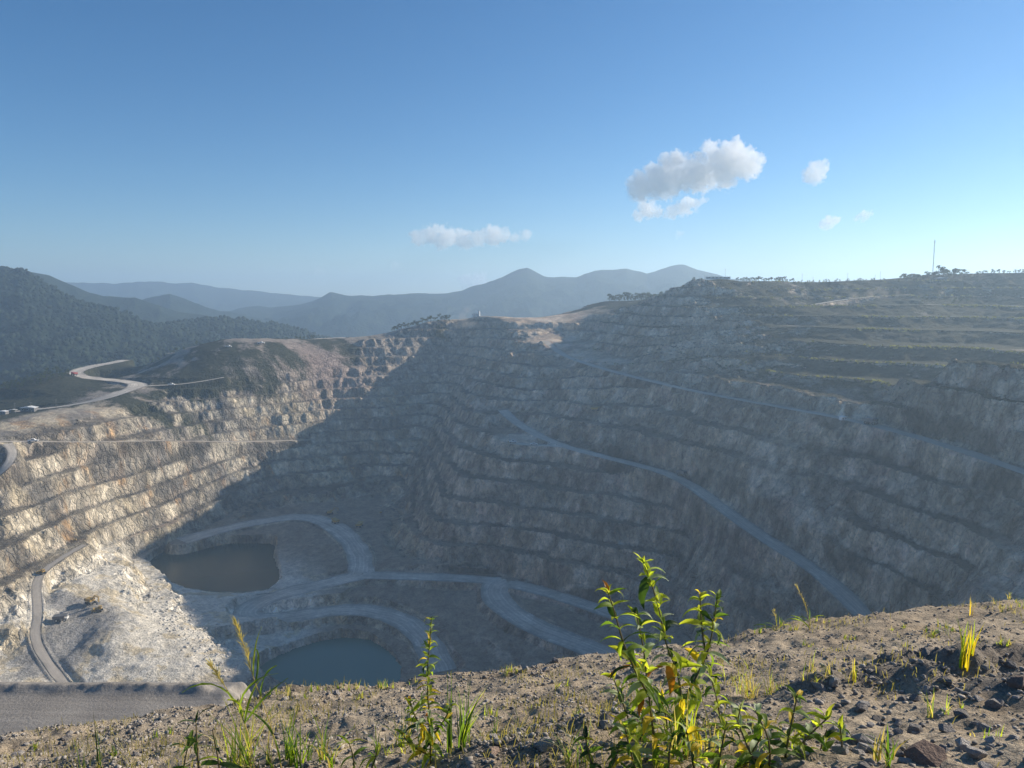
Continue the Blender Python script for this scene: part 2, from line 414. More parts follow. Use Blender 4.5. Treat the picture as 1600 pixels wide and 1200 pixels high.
def set_col(o, name, rgb):
    a = o.data.attributes.new(name, 'FLOAT_COLOR', 'POINT')
    c = np.ones((len(o.data.vertices), 4), np.float32); c[:, :3] = rgb
    a.data.foreach_set('color', c.ravel())
def set_f(o, name, val):
    a = o.data.attributes.new(name, 'FLOAT', 'POINT'); a.data.foreach_set('value', np.ascontiguousarray(val, np.float32))
def tag(o, label=None, cat=None, group=None, kind=None):
    if label: o['label'] = label
    if cat: o['category'] = cat
    if group: o['group'] = group
    if kind: o['kind'] = kind
    return o
def box_obj(name, lo, hi):
    V = np.array([(x, y, z) for z in (lo[2], hi[2]) for y in (lo[1], hi[1]) for x in (lo[0], hi[0])], float)
    Fq = np.array([(0, 2, 3, 1), (4, 5, 7, 6), (0, 1, 5, 4), (2, 6, 7, 3), (0, 4, 6, 2), (1, 3, 7, 5)])
    return mesh_np(name, V, Fq)
class NT:
    def __init__(s, name):
        s.m = bpy.data.materials.new(name); s.m.use_nodes = True
        s.t = s.m.node_tree; s.t.nodes.clear()
        s.out = s.t.nodes.new('ShaderNodeOutputMaterial')
    def n(s, typ, **kw):
        nd = s.t.nodes.new(typ)
        for k, v in kw.items():
            if k.startswith('_'): setattr(nd, k[1:], v)
            else: s.set(nd, k, v)
        return nd
    def set(s, nd, k, v):
        sock = nd.inputs[int(k[1:])] if k[0] == 'i' and k[1:].isdigit() else nd.inputs[k.replace('__', ' ')]
        if hasattr(v, 'is_linked') : s.t.links.new(v, sock)
        elif hasattr(v, 'outputs'): s.t.links.new(v.outputs[0], sock)
        else: sock.default_value = v
    def attr(s, name): return s.n('ShaderNodeAttribute', _attribute_name=name)
    def noise(s, scale, vec, detail=4, rough=.55, out=0):
        nd = s.n('ShaderNodeTexNoise', Scale=scale, Detail=detail, Roughness=rough, Vector=vec); return nd.outputs[out]
    def ramp(s, fac, a, b, lo=0., hi=1.):
        nd = s.n('ShaderNodeMapRange', i0=fac, i1=a, i2=b, i3=lo, i4=hi); return nd.outputs[0]
    def mix(s, fac, a, b, mode='MIX'):
        nd = s.n('ShaderNodeMix', _data_type='RGBA', _blend_type=mode)
        s.set(nd, 'i0', fac); s.set(nd, 'i6', a); s.set(nd, 'i7', b); return nd.outputs[2]
    def math(s, op, a, b=0.):
        nd = s.n('ShaderNodeMath', _operation=op, i0=a, i1=b); return nd.outputs[0]
    def scale(s, vec, x, y, z):
        nd = s.n('ShaderNodeVectorMath', _operation='MULTIPLY', i0=vec, i1=(x, y, z)); return nd.outputs[0]
    def pos(s):
        return s.n('ShaderNodeNewGeometry').outputs['Position']
    def bsdf(s, col, rough=.9, normal=None, spec=.2, **kw):
        b = s.n('ShaderNodeBsdfPrincipled')
        s.set(b, 'Base__Color', col); s.set(b, 'Roughness', rough); s.set(b, 'Specular__IOR__Level', spec)
        if normal is not None: s.set(b, 'Normal', normal)
        for k, v in kw.items(): s.set(b, k, v)
        return b
    def surf(s, sh): s.t.links.new(sh.outputs[0], s.out.inputs['Surface']); return s.m
    def bump(s, h, strength=.5, dist=1.0):
        return s.n('ShaderNodeBump', Strength=strength, Distance=dist, Height=h).outputs[0]

# ------------------------------------------------------------------ the pit terrain
def rock_material():
    t = NT('pit_rock'); p = t.pos()
    tint = t.attr('tint').outputs['Color']; wall = t.attr('wall').outputs['Fac']; veg = t.attr('veg').outputs['Fac']
    streak = t.noise(1.0, t.scale(p, .42, .42, .05), 5, .65)
    blot = t.noise(.06, p, 5, .6)
    fine = t.noise(.55, p, 6, .7)
    crag = t.noise(.16, p, 9, .72)
    val = t.math('MULTIPLY', t.ramp(blot, .3, .7, .8, 1.2), t.ramp(fine, .25, .75, .66, 1.34))
    sv = t.ramp(streak, .3, .7, .84, 1.16)
    val = t.math('MULTIPLY', val, t.ramp(crag, .36, .64, .74, 1.24))
    wp = t.n('ShaderNodeVectorMath', _operation='ADD', i0=t.scale(p, 1., 1., .55), i1=t.scale(t.n('ShaderNodeTexNoise', Scale=.12, Detail=4., Vector=p).outputs['Color'], 9., 9., 7.)).outputs[0]
    ve = t.n('ShaderNodeTexVoronoi', _feature='DISTANCE_TO_EDGE', Scale=.19, Vector=wp).outputs['Distance']
    vc = t.n('ShaderNodeTexVoronoi', Scale=.19, Vector=wp).outputs['Color']
    frac = t.math('MULTIPLY', t.ramp(ve, .0, .09, .72, 1.0), t.ramp(t.n('ShaderNodeSeparateColor', i0=vc).outputs[0], 0., 1., .86, 1.18))
    val = t.math('MULTIPLY', val, t.n('ShaderNodeMix', i0=wall, i2=1.0, i3=frac).outputs[0])
    band = t.ramp(t.noise(1.0, t.scale(p, .10, .10, .03), 4, .6), .34, .66, .50, 1.42)
    val = t.math('MULTIPLY', val, t.n('ShaderNodeMix', i0=wall, i2=1.0, i3=band).outputs[0])
    val2 = t.math('MULTIPLY', val, t.n('ShaderNodeMix', i0=wall, i2=1.0, i3=sv).outputs[0])
    rock = t.mix(1.0, tint, t.n('ShaderNodeCombineColor', i0=val2, i1=val2, i2=val2).outputs[0], 'MULTIPLY')
    g = t.noise(.22, p, 6, .7)
    gcol = t.mix(t.ramp(g, .35, .65), (.030, .036, .020, 1), (.068, .066, .038, 1))
    gm = t.ramp(t.math('ADD', veg, t.math('MULTIPLY', t.math('SUBTRACT', fine, .5), .9)), .42, .62)
    col = t.mix(gm, rock, gcol)
    h = t.math('ADD', t.math('ADD', t.math('MULTIPLY', fine, 1.6), t.math('ADD', t.math('MULTIPLY', crag, 5.0), t.math('MULTIPLY', t.math('MULTIPLY', t.ramp(ve, 0., .15, 0., 1.), wall), 1.6))), t.math('MULTIPLY', streak, t.math('MULTIPLY', wall, 1.1)))
    return t.surf(t.bsdf(col, .95, t.bump(h, .8, 1.0), .1))
def lc(a, b, t): return a + (b - a) * t[:, None]
def paint(x, y, z, sl, berm, bk, tal):
    """rock, soil and plant colours, berms darkened for shading, of the ground at x, y, z"""
    c = lambda *v: np.array(v, float)
    n1, n2, n3 = fbm(x + z * .5, y - z * .4, 130, 6, 101, .6), fbm(x + z * .7, y + z * .5, 55, 6, 111, .62), fbm(x + z * .9, y - z * .8, 26, 5, 121, .65)
    wall = sstep(.45, .8, sl)
    col = np.tile(c(.52, .40, .285), (len(x), 1))
    left = sstep(-20, -140, x) * sstep(380, 480, y)
    wl = lc(np.tile(c(.36, .31, .235), (len(x), 1)), c(.55, .47, .33), sstep(-.25, .45, n2 + .25 * sstep(-170, -235, z)))
    wl = lc(wl, c(.165, .16, .155), sstep(-.05, .7, n1 + .5 * n3) * .75)
    wl = lc(wl, c(.50, .30, .13), sstep(.32, .8, n3 + .3 * n2) * .75)
    nk = fbm(x + bk * 71.3, y + bk * 43.7, 42, 4, 171, .6)            # each blasted face broke differently
    wl = lc(wl, c(.17, .16, .145), sstep(.0, .5, nk) * .75); wl = lc(wl, c(.57, .51, .40), sstep(.05, .5, -nk) * .7)
    wl = lc(wl, c(.31, .255, .205), sstep(-140, -105, z) * .8)
    col = lc(col, 1, left * 0) * 1
    col = col * (1 - left[:, None]) + wl * left[:, None]
    right = 1 - left
    col = lc(col, c(.42, .29, .245), right * sstep(.15, .5, n2) * .6)
    col = lc(col, c(.54, .47, .38), right * sstep(.25, .6, n3 - .3 * n1) * .7)
    col = lc(col, c(.25, .205, .16), right * sstep(.15, .55, -n2 + .4 * n3) * .6)
    col = lc(col, c(.26, .21, .165), right * sstep(.0, .45, nk) * .75); col = lc(col, c(.62, .52, .41), right * sstep(.05, .45, -nk) * .6)
    col = lc(col, c(.50, .42, .33), tal * sstep(-.1, .4, fbm(x, y, 30, 3, 175)) * .7)
    # broken fines on the berms, painted darker because bench shading alone is faint
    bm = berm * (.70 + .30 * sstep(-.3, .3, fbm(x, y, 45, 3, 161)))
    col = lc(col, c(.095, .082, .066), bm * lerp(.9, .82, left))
    # pit floor: grey dust
    fl = sstep(.5, .25, sl) * sstep(-236, -246, z) * sstep(330, 400, y)
    col = lc(col, c(.34, .27, .205), fl)
    # pale blasted spoil heap at the foot of the left wall
    u, v = proj(np.stack([x, y, z], 1)) if False else (None, None)
    hx, hy = at_y(170, 960, 575)[:2]
    heap = sstep(175, 120, np.hypot((x - hx - 10), (y - hy - 20) * .9)) * sstep(-225, -240, z)
    wetoe = sstep(.2, -.1, fbm(x, y, 30, 3, 131))
    col = lc(col, c(.72, .67, .57), heap * .95)
    col = lc(col, c(.56, .46, .29), heap * sstep(.15, .5, n3) * .7)
    tx, ty = at_y(112, 1000, 537)[:2]; t2x, t2y = at_y(105, 940, 585)[:2]
    terr_ = np.maximum(sstep(46, 28, np.hypot((x - tx) * 1.25, (y - ty) * .7) + 8 * n3), sstep(20, 10, np.hypot(x - t2x, y - t2y) + 8 * n3))
    col = lc(col, c(.27, .26, .25), terr_ * .85)
    # soil and plants on the rims
    veg = np.zeros(len(x))
    upr = sstep(-95, -70, z - 10 * n2) * sstep(60, 200, x)
    col = lc(col, c(.27, .235, .19), upr * .8 * sstep(.95, .6, sl))
    veg = np.maximum(veg, upr * (.72 + .35 * n2 + .14 * sstep(.7, .3, sl)) * sstep(1.0, .6, sl))
    upl = sstep(-135, -118, z - 8 * n2) * sstep(-60, -130, x) * sstep(600, 700, y)
    veg = np.maximum(veg, upl * (.50 + .6 * n1 + .35 * n2 - .35 * sstep(-300, -200, x)))
    col = lc(col, c(.30, .27, .235), upl * .5)
    for q in ((350, 568, 1050, 85, 60, .75), (250, 580, 1000, 80, 50, .7), (210, 648, 888, 85, 26, .8), (60, 658, 866, 90, 22, .75), (300, 640, 915, 40, 30, .6), (140, 605, 940, 60, 40, .7), (430, 560, 1075, 70, 45, .8), (500, 545, 1140, 45, 30, .6), (400, 590, 1010, 50, 25, .6)):
        cc = at_y(*q[:3]); veg = np.maximum(veg, q[5] * np.exp(-(((x - cc[0]) / q[3]) ** 2 + ((y - cc[1]) / q[4]) ** 2)) * (1.0 + .5 * n3))
    cc = at_y(505, 560, 1095); col = lc(col, c(.31, .235, .20), np.exp(-(((x - cc[0]) / 80) ** 2 + ((y - cc[1]) / 50) ** 2)) * .9)
    cc = at_y(335, 545, 1150); pl = np.exp(-(((x - cc[0]) / 75) ** 2 + ((y - cc[1]) / 26) ** 4)); col = lc(col, c(.60, .54, .46), pl); veg = veg * (1 - sstep(.35, .7, pl))
    back = sstep(1200, 1330, y + 0 * x)
    veg = np.maximum(veg, back * (.6 + .4 * n2))
    veg = np.maximum(veg, sstep(-470, -560, x) * sstep(600, 760, y) * sstep(-160, -130, z) * .8)
    nearb = sstep(200, 150, y)
    col = lc(col, c(.33, .32, .305), nearb)
    return col, wall, np.clip(veg, 0, 1)
def build_terrain():
    azf = np.radians(np.linspace(-37.5, 37.5, 820))
    azl = np.radians(-37.5 - np.cumsum(np.linspace(.2, 6, 16))[::-1]); azr = np.radians(37.5 + np.cumsum(np.linspace(.2, 4.0, 34)))
    az = np.concatenate([azl, azf, azr])
    r = np.concatenate([np.geomspace(1.2, 60, 24), np.arange(63, 150, 3.), np.arange(150, 345, 7), np.arange(345, 1180, 1.2), np.arange(1180, 1400, 2.4), np.arange(1400, 2400, 16)])
    A, R = np.meshgrid(az, r)
    X, Y = R * np.sin(A), R * np.cos(A)
    Z = H(X.ravel(), Y.ravel()).reshape(X.shape)
    Z = np.where(R < 13, Z - 0.3, Z)
    berm, bk, tal = BERM['berm'], BERM['k'], BERM['talus']
    V = np.stack([X, Y, Z], -1).reshape(-1, 3)
    o = mesh_np('terrain', V, grid_faces(len(r), len(az))[:, ::-1], [rock_material()])
    tag(o, kind='structure')
    dzr = np.gradient(Z, axis=0) / np.gradient(r)[:, None]
    dza = np.gradient(Z, axis=1) / (np.gradient(az)[None, :] * R)
    sl = np.hypot(dzr, dza).ravel()
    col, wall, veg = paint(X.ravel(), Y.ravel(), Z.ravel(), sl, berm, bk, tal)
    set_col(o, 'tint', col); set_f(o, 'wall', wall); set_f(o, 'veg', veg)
    return o
terrain = build_terrain()
# ------------------------------------------------------------------ working bench just below the lookout
def bench_material():
    t = NT('bench_gravel'); p = t.pos()
    a, b = t.noise(.12, p, 4, .6), t.noise(2.2, p, 5, .7)
    tr = t.noise(1., t.scale(p, .06, .9, .1), 4, .6)
    col = t.mix(t.ramp(a, .3, .7), (.23, .212, .19, 1), (.31, .285, .25, 1))
    v = t.math('MULTIPLY', t.ramp(b, .3, .7, .82, 1.16), t.ramp(tr, .35, .65, .88, 1.1))
    col = t.mix(1., col, t.n('ShaderNodeCombineColor', i0=v, i1=v, i2=v).outputs[0], 'MULTIPLY')
    return t.surf(t.bsdf(col, .95, t.bump(b, .5, .25), .1))
bx, by = np.linspace(-150, -20, 280), np.concatenate([np.arange(50, 104, 1.2), np.arange(104, 114, .3), np.arange(114, 122, 1.)])
BY, BX = np.meshgrid(by, bx, indexing='ij')
wb = mesh_np('working_bench', np.stack([BX.ravel(), BY.ravel(), bench_h(BX.ravel(), BY.ravel())], 1), grid_faces(len(by), len(bx)), [bench_material()], smooth=True)
tag(wb, kind='structure')
# ------------------------------------------------------------------ water, roads
def water_material(name, col):
    t = NT(name); p = t.pos()
    nrm = t.bump(t.noise(.5, p, 3, .5), .03, .2)
    return t.surf(t.bsdf(col, .2, nrm, .14))
for i, (P, pz) in enumerate(PONDS):
    c = P.mean(0)
    V = [(c[0], c[1], pz)] + [((q[0] - c[0]) * 1.12 + c[0], (q[1] - c[1]) * 1.12 + c[1], pz) for q in P]
    Fc = np.array([(0, 1 + k, 1 + (k + 1) % len(P)) for k in range(len(P))])
    o = mesh_np('pond_water', np.array(V), Fc[:, ::-1], [water_material('pond_%d' % i, [(.018, .055, .048, 1), (.06, .165, .14, 1)][i])])
    tag(o, ['dark olive pond beside the pale spoil heap', 'teal pond nearest the lookout'][i], kind='structure')
def road_material():
    t = NT('haul_road_dust'); p = t.pos()
    ac = t.attr('across').outputs['Fac']
    w = t.n('ShaderNodeTexNoise', Scale=.02, Detail=2.0, Vector=p).outputs[0]
    tr = t.noise(1., t.n('ShaderNodeCombineXYZ', i0=t.math('ADD', t.math('MULTIPLY', ac, 6.), t.math('MULTIPLY', w, 5.)), i1=w).outputs[0], 4, .65)
    f = t.noise(.3, p, 6, .7)
    base = t.mix(t.ramp(tr, .38, .62), (.47, .405, .325, 1), (.84, .76, .64, 1))
    v = t.math('MULTIPLY', t.ramp(f, .3, .7, .75, 1.2), t.ramp(t.noise(.045, p, 4, .6), .35, .65, .72, 1.1))
    col = t.mix(1., base, t.n('ShaderNodeCombineColor', i0=v, i1=v, i2=v).outputs[0], 'MULTIPLY')
    col = t.mix(t.attr('pale').outputs['Fac'], (.36, .325, .28, 1), col)
    edge = t.ramp(t.math('ADD', t.math('ABSOLUTE', ac), t.math('MULTIPLY', t.math('SUBTRACT', t.noise(.11, p, 5, .7), .5), 1.9)), .50, 1.02)
    col = t.mix(edge, col, (.34, .305, .26, 1))
    return t.surf(t.bsdf(col, .95, t.bump(f, .5, .5), .1))
ROADMAT = road_material()
PALE = {'ramp': .6, 'upper': .25, 'heap': .25, 'left_berm': .35, 'left_edge': .6, 'hill_track': .6, 'berm_loop': .7}
for i, (k, (P, w)) in enumerate(ROAD3.items()):
    Q = np.array(dens(list(P), 4.0))
    T = np.gradient(Q[:, :2], axis=0); T /= np.linalg.norm(T, axis=1)[:, None] + 1e-9
    N = np.stack([-T[:, 1], T[:, 0]], 1)
    s = np.linspace(-1, 1, 9)
    wv = w / 2 * (1 + .14 * fbm(Q[:, 0], Q[:, 1], 25, 2, 141 + i))
    X = Q[:, 0, None] + N[:, 0, None] * s * wv[:, None]; Y = Q[:, 1, None] + N[:, 1, None] * s * wv[:, None]
    Z = H(X.ravel(), Y.ravel()).reshape(X.shape)
    Z = np.minimum(Z, Q[:, 2, None] + .6) + .22 + .045 * i - .25 * np.abs(s) ** 6
    o = mesh_np('haul_road', np.stack([X, Y, Z], -1).reshape(-1, 3), grid_faces(len(Q), 9), [ROADMAT], smooth=True)
    set_f(o, 'across', np.tile(s, len(Q))); set_f(o, 'pale', np.full(9 * len(Q), PALE.get(k, .8)))
    tag(o, kind='structure')

# ------------------------------------------------------------------ valley and mountains
def forest_material(name, a, b, sc):
    t = NT(name); p = t.pos()
    n1 = t.noise(sc, p, 5, .65); n2 = t.noise(sc * 9, p, 3, .6)
    col = t.mix(t.ramp(n1, .35, .65), a, b)
    v = t.ramp(n2, .3, .7, .6, 1.4)
    col = t.mix(1., col, t.n('ShaderNodeCombineColor', i0=v, i1=v, i2=v).outputs[0], 'MULTIPLY')
    return t.surf(t.bsdf(col, 1., t.bump(n2, 1.0, 1.2 / sc / 9), .05))
FAR_FOREST = forest_material('far_forest', (.012, .021, .014, 1), (.027, .038, .02, 1), .012)
VALLEY = forest_material('valley_cover', (.03, .045, .02, 1), (.07, .08, .04, 1), .008)
xs = np.linspace(-9500, 9500, 96); ys = np.linspace(-600, 9800, 60)
YY, XX = np.meshgrid(ys, xs, indexing='ij')
o = mesh_np('ground', np.stack([XX, YY, -336 + 0 * XX + 4 * fbm(XX, YY, 900, 3, 151)], -1).reshape(-1, 3), grid_faces(60, 96), [VALLEY], smooth=True)
tag(o, kind='structure')
def mountain(name, crest, front, back, base, seed, amp, ncol=300, nrow=60, mat=FAR_FOREST, jag=1.0, rough=0.0):
    us = np.array([c[0] for c in crest], float)
    uu = np.linspace(us[0], us[-1], ncol)
    vv = np.interp(uu, us, [c[1] for c in crest]); yy = np.interp(uu, us, [c[2] for c in crest])
    P = np.array([at_y(a, b, c) for a, b, c in zip(uu, vv, yy)])
    tt = np.concatenate([np.linspace(-1, 0, nrow) , np.linspace(0, 1, nrow // 3 + 1)[1:]])
    S = np.where(tt < 0, tt * front, tt * back)[:, None]
    X = P[None, :, 0] * (1 + S / P[None, :, 1]); Y = P[None, :, 1] + S
    pr = np.abs(tt)[:, None]
    zc = P[None, :, 2] + jag * fbm(P[:, 0], P[:, 1], 160, 4, seed + 5)[None, :] * 7
    prof = (1 - pr) ** 1.15
    Z = base + (zc - base) * prof
    sp = ridged(X, Y, front * .24, 6, seed, .52)
    Z = Z + sp * amp * 1.1 * np.minimum(1, pr * 1.7) * (1 - pr) ** .6
    Z = Z + rough * fbm(X, Y, 26, 3, seed + 9)
    o = mesh_np(name, np.stack([X, Y, Z], -1).reshape(-1, 3), grid_faces(len(tt), ncol), [mat], smooth=True)
    tag(o, kind='structure')
    return o, X, Y, Z
near_mtn = mountain('hill', [(-420, 400, 2024), (-200, 385, 1980), (-60, 408, 1980), (0, 419, 1980), (40, 424, 1971), (70, 445, 1936), (110, 463, 1892), (150, 480, 1866), (200, 490, 1866), (240, 503, 1848), (262, 502, 1892), (300, 500, 1980), (380, 498, 2068), (430, 506, 2112), (480, 518, 2156), (560, 535, 2200), (700, 560, 2288)], 1050, 900, -336, 201, 55, 420, 110, rough=3.)
mountain('hill', [(-400, 400, 2664), (-100, 412, 2664), (20, 418, 2664), (75, 432, 2701), (110, 445, 2738), (160, 462, 2738), (210, 466, 2738), (250, 478, 2738), (300, 490, 2812), (420, 506, 2886), (520, 530, 2960)], 1000, 900, -336, 221, 60, 260)
mountain('hill', [(120, 495, 3478), (180, 478, 3478), (225, 468, 3478), (266, 459, 3478), (310, 475, 3478), (345, 487, 3515), (400, 495, 3552), (470, 520, 3552)], 900, 900, -336, 231, 45, 200)
mountain('mountain', [(-300, 450, 6142), (100, 441, 6142), (180, 444, 6142), (215, 440, 6142), (250, 440, 6142), (275, 443, 6142), (300, 441, 6142), (340, 449, 6142), (420, 457, 6142), (490, 464, 6142), (560, 470, 6142), (700, 480, 6142)], 1300, 1000, -336, 241, 60, 260)
mountain('mountain', [(250, 505, 4218), (330, 492, 4218), (370, 483, 4218), (405, 476, 4218), (425, 479, 4218), (470, 476, 4218), (500, 466, 4218), (516, 457, 4218), (540, 461, 4218), (570, 463, 4255), (640, 459, 4292), (690, 458, 4329), (720, 455, 4366), (770, 438, 4366), (805, 424, 4366), (824, 419, 4366), (850, 431, 4366), (870, 433, 4366), (900, 432, 4366), (930, 422, 4366), (980, 420, 4366), (1010, 427, 4366), (1040, 418, 4366), (1067, 413, 4366), (1100, 423, 4366), (1140, 435, 4366), (1250, 445, 4366), (1400, 440, 4440), (1700, 450, 4440)], 1500, 1100, -336, 251, 85, 520, 80)

# ------------------------------------------------------------------ the gravelly rim in front
RIDGES = [([(1270, 1098, 4.35), (1330, 1075, 4.5), (1390, 1072, 4.5), (1430, 1080, 4.4)], .13), ([(1390, 1070, 4.75), (1440, 1062, 4.8), (1480, 1068, 4.7)], .13),
          ([(1500, 1052, 4.6), (1550, 1035, 4.75), (1620, 1030, 4.75)], .16), ([(860, 1160, 3.7), (960, 1150, 3.7), (1060, 1140, 3.75), (1150, 1120, 3.9)], .08), ([(1560, 1090, 4.0), (1640, 1080, 4.1)], .10),
          ([(740, 1190, 3.3), (850, 1185, 3.35)], .07), ([(210, 1120, 5.6), (300, 1105, 6.0)], .05)]
RIDGE3 = []
for pl, h in RIDGES:
    for q in dens([at_y(*c) for c in pl], .12): RIDGE3.append((q[0], q[1], h))
RIDGE3 = np.array(RIDGE3)
def ridge_h(x, y):
    o = np.zeros(x.shape)
    for rx, ry, h in RIDGE3: o = np.maximum(o, h * np.exp(-((x - rx) ** 2 + (y - ry) ** 2) / (2 * .13 ** 2)))
    return o
def H_near(x, y):
    x = np.atleast_1d(np.asarray(x, float)); y = np.atleast_1d(np.asarray(y, float))
    r = np.hypot(x, y)
    out = np.zeros(x.shape)
    for i in range(0, x.size, 40000): out.flat[i:i + 40000] = H_fg(x.flat[i:i + 40000], y.flat[i:i + 40000])
    n = fbm(x, y, .9, 3, 301) * .055 + fbm(x, y, .22, 3, 311) * .022 + np.maximum(0, fbm(x, y, .11, 2, 315)) * .022
    return out + n + ridge_h(x, y)
def near_material():
    t = NT('rim_soil'); p = t.pos()
    rg = t.attr('gravel').outputs['Fac']
    a, b, c = t.noise(1.1, p, 5, .6), t.noise(9., p, 5, .65), t.noise(55., p, 4, .7)
    col = t.mix(t.ramp(a, .35, .65), (.29, .232, .165, 1), (.45, .375, .275, 1))
    col = t.mix(t.ramp(b, .52, .68), col, (.16, .14, .115, 1))
    col = t.mix(t.math('MULTIPLY', rg, .7), col, (.17, .155, .14, 1))
    v = t.ramp(c, .28, .72, .6, 1.35)
    col = t.mix(1., col, t.n('ShaderNodeCombineColor', i0=v, i1=v, i2=v).outputs[0], 'MULTIPLY')
    h = t.math('ADD', t.math('MULTIPLY', b, 1.2), t.math('MULTIPLY', c, .5))
    return t.surf(t.bsdf(col, .95, t.bump(h, .9, .04), .1))
az = np.radians(np.linspace(-52, 52, 600)); NR = 230
lr = np.interp(az, LIP_AZ, LIP_R)
kk = np.concatenate([np.linspace(0, 1, 200), 1 + np.linspace(0, 1, 31)[1:] * .35])
R = 1.5 * (lr[None, :] / 1.5) ** kk[:, None]
X, Y = R * np.sin(az)[None, :], R * np.cos(az)[None, :]
Z = H_near(X.ravel(), Y.ravel())
rim = mesh_np('rim_ground', np.stack([X.ravel(), Y.ravel(), Z], 1), grid_faces(len(kk), len(az))[:, ::-1], [near_material()], smooth=True)
set_f(rim, 'gravel', np.clip(ridge_h(X.ravel(), Y.ravel()) * 14, 0, 1))
tag(rim, kind='structure')

rng = random.Random(11); nrs = np.random.RandomState(5)
def stone_material(name, a, b):
    t = NT(name); p = t.n('ShaderNodeTexCoord').outputs['Object']
    oi = t.n('ShaderNodeObjectInfo').outputs['Random']
    n = t.noise(3., p, 5, .65)
    col = t.mix(t.ramp(t.math('ADD', t.math('MULTIPLY', n, .5), t.math('MULTIPLY', oi, .6)), .2, .85), a, b)
    return t.surf(t.bsdf(col, .9, t.bump(n, .6, .25), .2))
STONE = stone_material('stone_grey', (.17, .16, .155, 1), (.46, .43, .40, 1))
BROWN = stone_material('stone_brown', (.14, .095, .075, 1), (.36, .27, .22, 1))
def hull_mesh(name, npt, flat, seed):
    r = random.Random(seed); bm = bmesh.new()
    for _ in range(npt):
        v = Vector((r.gauss(0, 1), r.gauss(0, 1), r.gauss(0, 1))).normalized() * r.uniform(.8, 1.05)
        bm.verts.new((v.x, v.y * r.uniform(.8, 1), v.z * flat))
    res = bmesh.ops.convex_hull(bm, input=bm.verts)
    bmesh.ops.delete(bm, geom=[v for v in bm.verts if not v.link_faces], context='VERTS')
    me = bpy.data.meshes.new(name); bm.to_mesh(me); bm.free(); me.materials.append(STONE); return me
STONES = [hull_mesh('stone', 22, .55 + .05 * (i % 4), 40 + i) for i in range(10)]
def ground_px(u, v):                     # where a sight line meets the rim
    d = ray(u, v); lo, hi = 1.5, 14.0
    ys = np.linspace(lo, hi, 700); P = d[None, :] * (ys / d[1])[:, None]
    hz_ = H_near(P[:, 0], P[:, 1]); below = np.nonzero(P[:, 2] < hz_)[0]
    return P[below[0]] if len(below) else None
def lip_v(u): return np.interp(u, [q[0] for q in FG], [q[1] for q in FG])
n_st = 0
while n_st < 270:
    u = rng.uniform(-20, 1620); lv = lip_v(u)
    v = lv + 4 + (1215 - lv) * rng.random() ** 1.5
    if rng.random() < .45: u = rng.uniform(1230, 1620); v = rng.uniform(1035, 1205)
    p = ground_px(u, v)
    if p is None: continue
    s = min(.055, max(.012, rng.lognormvariate(-3.75, .45)))
    o = bpy.data.objects.new('stone', rng.choice(STONES)); COL.objects.link(o); o.parent = rim
    o.location = (p[0], p[1], p[2] + s * .15); o.scale = (s, s * rng.uniform(.7, 1), s)
    o.rotation_euler = (rng.uniform(-.4, .4), rng.uniform(-.4, .4), rng.uniform(0, 6.28)); n_st += 1
# single larger stones
BIG = [('rock', 'rust brown block of rock lying at the lower frame edge beside the gravel ridges', BROWN, 1447, 1190, .13, 0), ('rock', 'rounded pale stone beside the rust brown block of rock', STONE, 1505, 1172, .075, 1),
       ('rock', 'flat dark slab of rock below the gravel ridges', STONE, 1347, 1163, .085, 2), ('rock', 'smooth grey stone at the foot of the left gravel ridge', STONE, 1346, 1110, .058, 3),
       ('rock', 'round grey cobble on top of the gravel ridge at the right frame edge', STONE, 1537, 1046, .06, 4), ('rock', 'pinkish brown rock at the right frame edge below the gravel ridge', BROWN, 1590, 1072, .085, 5),
       ('rock', 'dark upright cobble on the gravel ridge, beside the round grey cobble', STONE, 1580, 1042, .07, 6), ('rock', 'dark clod of stone at the lower frame edge between the upright weed and the shrub', STONE, 850, 1168, .075, 7),
       ('rock', 'tan lump of rock at the bottom, just right of the sedge tuft', BROWN, 770, 1180, .07, 8), ('rock', 'dark angular stone on the lip left of the shrub', STONE, 868, 1034, .075, 9), ('rock', 'small pale stone alone on bare soil right of the shrub', STONE, 1374, 1029, .035, 1),
       ('rock', 'dark stone above the grey working bench, near the grass plume', STONE, 222, 1112, .065, 2)]
for nm, lab, mt, u, v, s, k in BIG:
    p = ground_px(u, v)
    if p is None: continue
    o = bpy.data.objects.new(nm, STONES[k]); COL.objects.link(o)
    s *= .72; o.location = (p[0], p[1], p[2] + s * .25); o.scale = (s, s * .85, s); o.rotation_euler = (.2, -.1, k * 1.3)
    o.material_slots[0].link = 'OBJECT'; o.material_slots[0].material = mt
    tag(o, lab, 'rock', 'larger rocks on the rim')
# fine gravel, one mass
ico = bmesh.new(); bmesh.ops.create_icosphere(ico, subdivisions=1, radius=1)
IV = np.array([v.co[:] for v in ico.verts]); IF = np.array([[v.index for v in f.verts] for f in ico.faces]); ico.free()
def rubble(name, pts, sizes, mat, seed, flat=.7):
    rs = np.random.RandomState(seed); n = len(pts)
    V = IV[None] * (1 + rs.uniform(-.35, .25, (n, len(IV), 1))) * sizes[:, None, None]
    V[:, :, 2] *= flat
    a = rs.rand(n) * 6.28; ca, sa = np.cos(a)[:, None], np.sin(a)[:, None]
    st = rs.uniform(.7, 1.3, (n, 1)); X = V[:, :, 0] * st
    V = np.stack([X * ca - V[:, :, 1] * sa, X * sa + V[:, :, 1] * ca, V[:, :, 2]], -1) + pts[:, None, :]
    Fq = (IF[None] + (np.arange(n) * len(IV))[:, None, None]).reshape(-1, 3)
    o = mesh_np(name, V.reshape(-1, 3), Fq, [mat])
    set_f(o, 'shade', np.repeat(rs.rand(n), len(IV)))
    tag(o, kind='stuff'); return o
